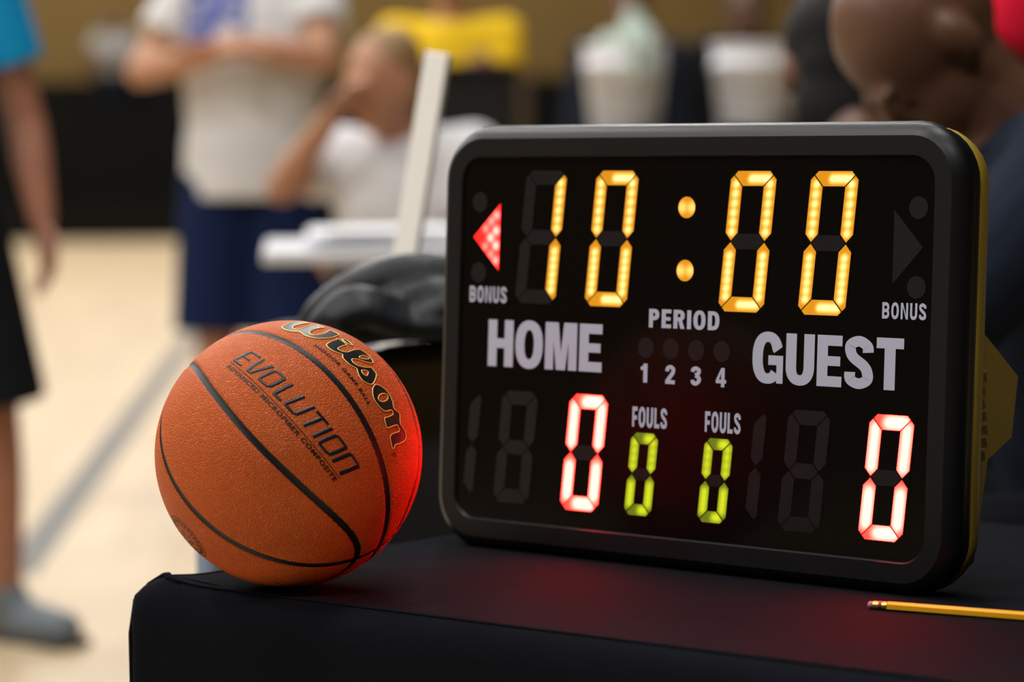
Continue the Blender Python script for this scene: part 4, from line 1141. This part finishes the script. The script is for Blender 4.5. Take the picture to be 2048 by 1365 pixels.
# ------------------------------------------------------------------ buckets on a cart
BUCK = mat('white_bucket_plastic', (0.80, 0.83, 0.90), 0.4, 0.03, 8); CART = mat('dark_cart_plastic', (0.02, 0.02, 0.022), 0.5)
ca = at_y(1380, 235, 12.0)
cart = thing('equipment_cart', 'dark utility cart carrying two white buckets', 'cart', (ca.x, ca.y, 0), 0.0)
CZ = 1.13
for z_ in (0.22, 0.68, CZ - 0.02): box_obj('shelf', (0, 0, z_), (1.15, 0.50, 0.04), CART, cart, 0.006)
for x_ in (-.54, .54):
    for y_ in (-.21, .21):
        bm = bmesh.new(); tube(bm, [(x_, y_, 0.08), (x_, y_, CZ - 0.02)], 0.02, 10); new_obj('post', bm_mesh(bm, True), cart, CART)
        bm = bmesh.new(); tube(bm, [(x_ - .018, y_, 0.05), (x_ + .018, y_, 0.05)], 0.05, 16); new_obj('wheel', bm_mesh(bm, True), cart, CART)
def bucket(label, x_, y_):
    b_ = thing('bucket', label, 'bucket', (x_, y_, CZ), 0, 'white buckets on the cart')
    h_ = 0.385; seg = 36; prof_ = [(0.0, .002), (.125, .002), (.13, .006), (.158, h_ - .09), (.166, h_ - .088), (.166, h_ - .07), (.160, h_ - .068), (.165, h_ - .012), (.174, h_ - .01), (.174, h_), (.160, h_), (.150, h_ - .09), (.122, .012), (0, .012)]
    V = []; Fc = []
    for r_, z_ in prof_:
        for k_ in range(seg): V.append((r_ * cos(2 * pi * k_ / seg), r_ * sin(2 * pi * k_ / seg), z_))
    for j in range(len(prof_) - 1):
        for k_ in range(seg): a = j * seg + k_; c_ = j * seg + (k_ + 1) % seg; Fc.append((a, c_, c_ + seg, a + seg))
    new_obj('tub', mesh_from(V, Fc, True), b_, BUCK)
    bm = bmesh.new(); tube(bm, [(.172 * cos(t), -.03 - .14 * sin(t), h_ - .08 - .10 * sin(t)) for t in [pi * i / 16 for i in range(17)]], .003, 8); new_obj('handle', bm_mesh(bm, True), b_, M['steel'])
    return b_
bp_ = at_y(1250, 235, 12.0); bucket('white bucket with a pale green towel hanging out of it', bp_.x, 12.0)
bq_ = at_y(1507, 235, 12.0); bucket('plain white bucket on the cart beside the seated people', bq_.x, 12.0)
cl = Clay(); random.seed(2)
for i in range(9): cl.ell((random.uniform(-.07, .10), random.uniform(-.06, .06), .33 + random.uniform(0, .09)), (.06, .05, .045))
cl.limb([(.06, 0, .40), (.04, 0, .47), (.02, .0, .50)], [.07, .055, .03]); cl.limb([(.02, -.10, .41), (.03, -.195, .375), (.03, -.20, .24)], [.06, .022, .022]); cl.limb([(.08, -.08, .41), (.09, -.187, .375), (.09, -.19, .27)], [.05, .02, .02])
tw = cl.build('towel', None, fabric('pale_green_towel', (0.42, 0.50, 0.44)), 0.012); tw.location = (bp_.x, 12.0, CZ); tag(tw, 'pale green towel bunched in the white bucket', 'towel')

# ------------------------------------------------------------------ black chair, jacket heap and white slat behind the ball
GLOSS = mat('black_gloss_plastic', (0.022, 0.022, 0.026), 0.34, 0.1, 30, spec=0.6)
ct = at_y(735, 686, 3.45)
cx0 = ct.x - 0.04; CT = ct.z
chair = thing('plastic_chair', 'black plastic chair with rolled back edge behind the basketball', 'chair', (cx0 + 0.24, 3.47, 0), R_(-4))
V = []; Fc = []
nx = 24; profz = [(0.10, 0.43), (0.035, 0.47), (0.012, 0.56), (0.0, 0.70), (-0.004, CT - 0.03), (0.0, CT - 0.012), (0.010, CT - 0.002), (0.022, CT), (0.034, CT - 0.006), (0.036, CT - 0.02), (0.030, 0.70), (0.045, 0.56), (0.07, 0.50), (0.10, 0.46)]
for i in range(nx + 1):
    f = -1 + 2 * i / nx; rd = 1 - (abs(f) ** 6)
    for (y_, z_) in profz: V.append((0.24 * f, -y_ * 1 + 0.05 * f * f - 0.02, 0.43 + (z_ - 0.43) * (0.93 + 0.07 * rd)))
m_ = len(profz)
for i in range(nx):
    for j in range(m_): a = i * m_ + j; b_ = i * m_ + (j + 1) % m_; Fc.append((a, b_, b_ + m_, a + m_))
Fc.append(tuple(range(m_))); Fc.append(tuple(nx * m_ + j for j in range(m_))[::-1])
o = new_obj('backrest', mesh_from(V, Fc, True), chair, GLOSS); o.rotation_euler = (0, 0, pi)
box_obj('seat', (0, 0.33, 0.445), (0.47, 0.46, 0.03), GLOSS, chair, 0.012)
for x_, y_ in ((-.21, .12), (.21, .12), (-.21, .52), (.21, .52)):
    bm = bmesh.new(); tube(bm, [(x_ * 1.1, y_ + (.03 if y_ > .3 else -.03), 0), (x_, y_, .44)], .014, 10); new_obj('leg', bm_mesh(bm, True), chair, CH_M)
# post standing behind the table corner
ap = at_y(420, 1105, 3.42)
st_ = thing('barrier_post', 'blue-grey barrier post on a round foot behind the table corner', 'post', (ap.x, 3.42, 0))
BG = mat('blue_grey_tube', (0.10, 0.13, 0.18), 0.5)
bm = bmesh.new(); tube(bm, [(0, 0, 0.015), (0, 0, 0.80)], 0.016, 16); new_obj('tube', bm_mesh(bm, True), st_, BG)
bm = bmesh.new(); tube(bm, [(0, 0, 0.0), (0, 0, 0.012), (0, 0, 0.03)], [0.11, 0.11, 0.03], 28); new_obj('foot', bm_mesh(bm), st_, BG)
bm = bmesh.new(); tube(bm, [(0, 0, 0.795), (0, 0, 0.81), (0, 0, 0.825)], [0.022, 0.024, 0.012], 18); new_obj('cap', bm_mesh(bm, True), st_, mat('black_cap', (0.02, 0.02, 0.022), 0.5))

# jacket heaped over the chair back
JM = mat('black_nylon', (0.006, 0.008, 0.011), 0.42, 0.2, 30, 0.001, 60, spec=0.22)
def jp(px, py, y=3.45): q_ = at_y(px, py, y); return q_
cl = Clay()
folds = [([(618, 660), (640, 630), (690, 600), (740, 580), (800, 566), (860, 562), (930, 575), (1010, 610)], [.016, .022, .028, .032, .034, .034, .032, .028], 3.47),
         ([(640, 655), (690, 612), (740, 606), (790, 626), (840, 645), (900, 652), (980, 652)], [.018, .022, .020, .018, .016, .016, .016], 3.405),
         ([(680, 645), (730, 628), (780, 646), (830, 658), (900, 660), (980, 660)], [.02, .02, .018, .015, .014, .014], 3.39),
         ([(760, 615), (820, 598), (880, 590), (960, 610)], [.016, .018, .020, .02], 3.42),
         ([(650, 668), (720, 658), (800, 658), (900, 664), (980, 664)], [.02, .022, .016, .012, .012], 3.44),
         ([(840, 640), (890, 622), (960, 630)], [.014, .018, .018], 3.40),
         ([(605, 668), (600, 720), (610, 800), (640, 860)], [.018, .024, .024, .02], 3.47), ([(640, 660), (660, 740), (680, 840)], [.022, .03, .025], 3.47),
         ([(720, 600), (800, 585), (900, 585), (1000, 630)], [.03, .035, .035, .03], 3.53), ([(720, 630), (800, 628), (900, 628), (990, 640)], [.03, .032, .032, .03], 3.50)]
for pts_, rad, y_ in folds:
    cl.limb([jp(a, b_, y_) for a, b_ in catmull(pts_, 3)], [rad[min(int(i / 3), len(rad) - 1)] * (1 - (i % 3) / 3) + rad[min(int(i / 3) + 1, len(rad) - 1)] * ((i % 3) / 3) for i in range(3 * (len(pts_) - 1) + 1)])
jk = cl.build('jacket', None, JM, 0.006, 7); tag(jk, 'black nylon jacket heaped over the back of the black chair', 'jacket')

# white slat that leans behind the heap, standing on the floor
s0, s1 = at_y(808, 535, 3.80), at_y(877, 106, 3.80)
dirv = (s1 - s0).normalized(); sl0 = s0 - dirv * (s0.z / dirv.z)
ln_ = (s1 - sl0).length
bm = bmesh.new(); add_box(bm, (0, 0, ln_ / 2), (0.036, 0.010, ln_), 0.002)
slat = thing('white_slat', 'narrow white slat standing upright behind the black jacket', 'slat', sl0)
slat.rotation_euler = dirv.to_track_quat('Z', 'Y').to_euler()
slat.rotation_euler = (Matrix(((dirv.z, 0, dirv.x), (0, 1, 0), (-dirv.x, 0, dirv.z))) @ Matrix.Rotation(R_(-32), 3, 'Z')).to_euler()
SLM = mat('white_paint', (0.90, 0.89, 0.86), 0.5, 0.04, 10)
new_obj('upright', bm_mesh(bm), slat, SLM)
bm = bmesh.new(); add_box(bm, (0, 0, 0), (0.12, 0.12, 0.012), 0.002); o = new_obj('foot_plate', bm_mesh(bm), slat, SLM); o.location = (0, 0, 0.010); o.rotation_euler = (0, 0, 0)

# ------------------------------------------------------------------ bleachers along the far wall and the spectator
BL = mat('dark_bleacher_board', (0.006, 0.0055, 0.0045), 0.9, 0.3, 3, spec=0.08); BLB = mat('brown_bleacher_end', (0.045, 0.025, 0.008), 0.8, 0.2, 3)
blea = thing('bleachers', 'dark stepped bleachers along the far mustard wall', 'bleachers', (0, 34.2, 0))
for i in range(5):
    z_ = 0.42 + i * 0.36; y_ = i * 0.58
    box_obj('riser', (0, y_ + 0.02, z_ / 2 - 0.01), (30, 0.03, z_ - 0.02), BL, blea)
    box_obj('seat_plank', (0, y_ + 0.17, z_), (30, 0.30, 0.05), BL, blea, 0.004)
for i in range(9): box_obj('end_panel', (-13.5 + i * 3.4, -0.02, 0.95), (0.22, 0.06, 1.9), BLB, blea)
p = at_y(232, 250, 36.6)
J = seated(0.15)
sp_o = person('spectator in grey shirt and dark trousers sitting on the far bleachers', (p.x, 34.2 + 4 * 0.58 + 0.15, 1.365), 0, J, 'brown', GREY_F, BLACK_F, long_legs=True, hair=HAIR, voxel=0.02, k=1.15)
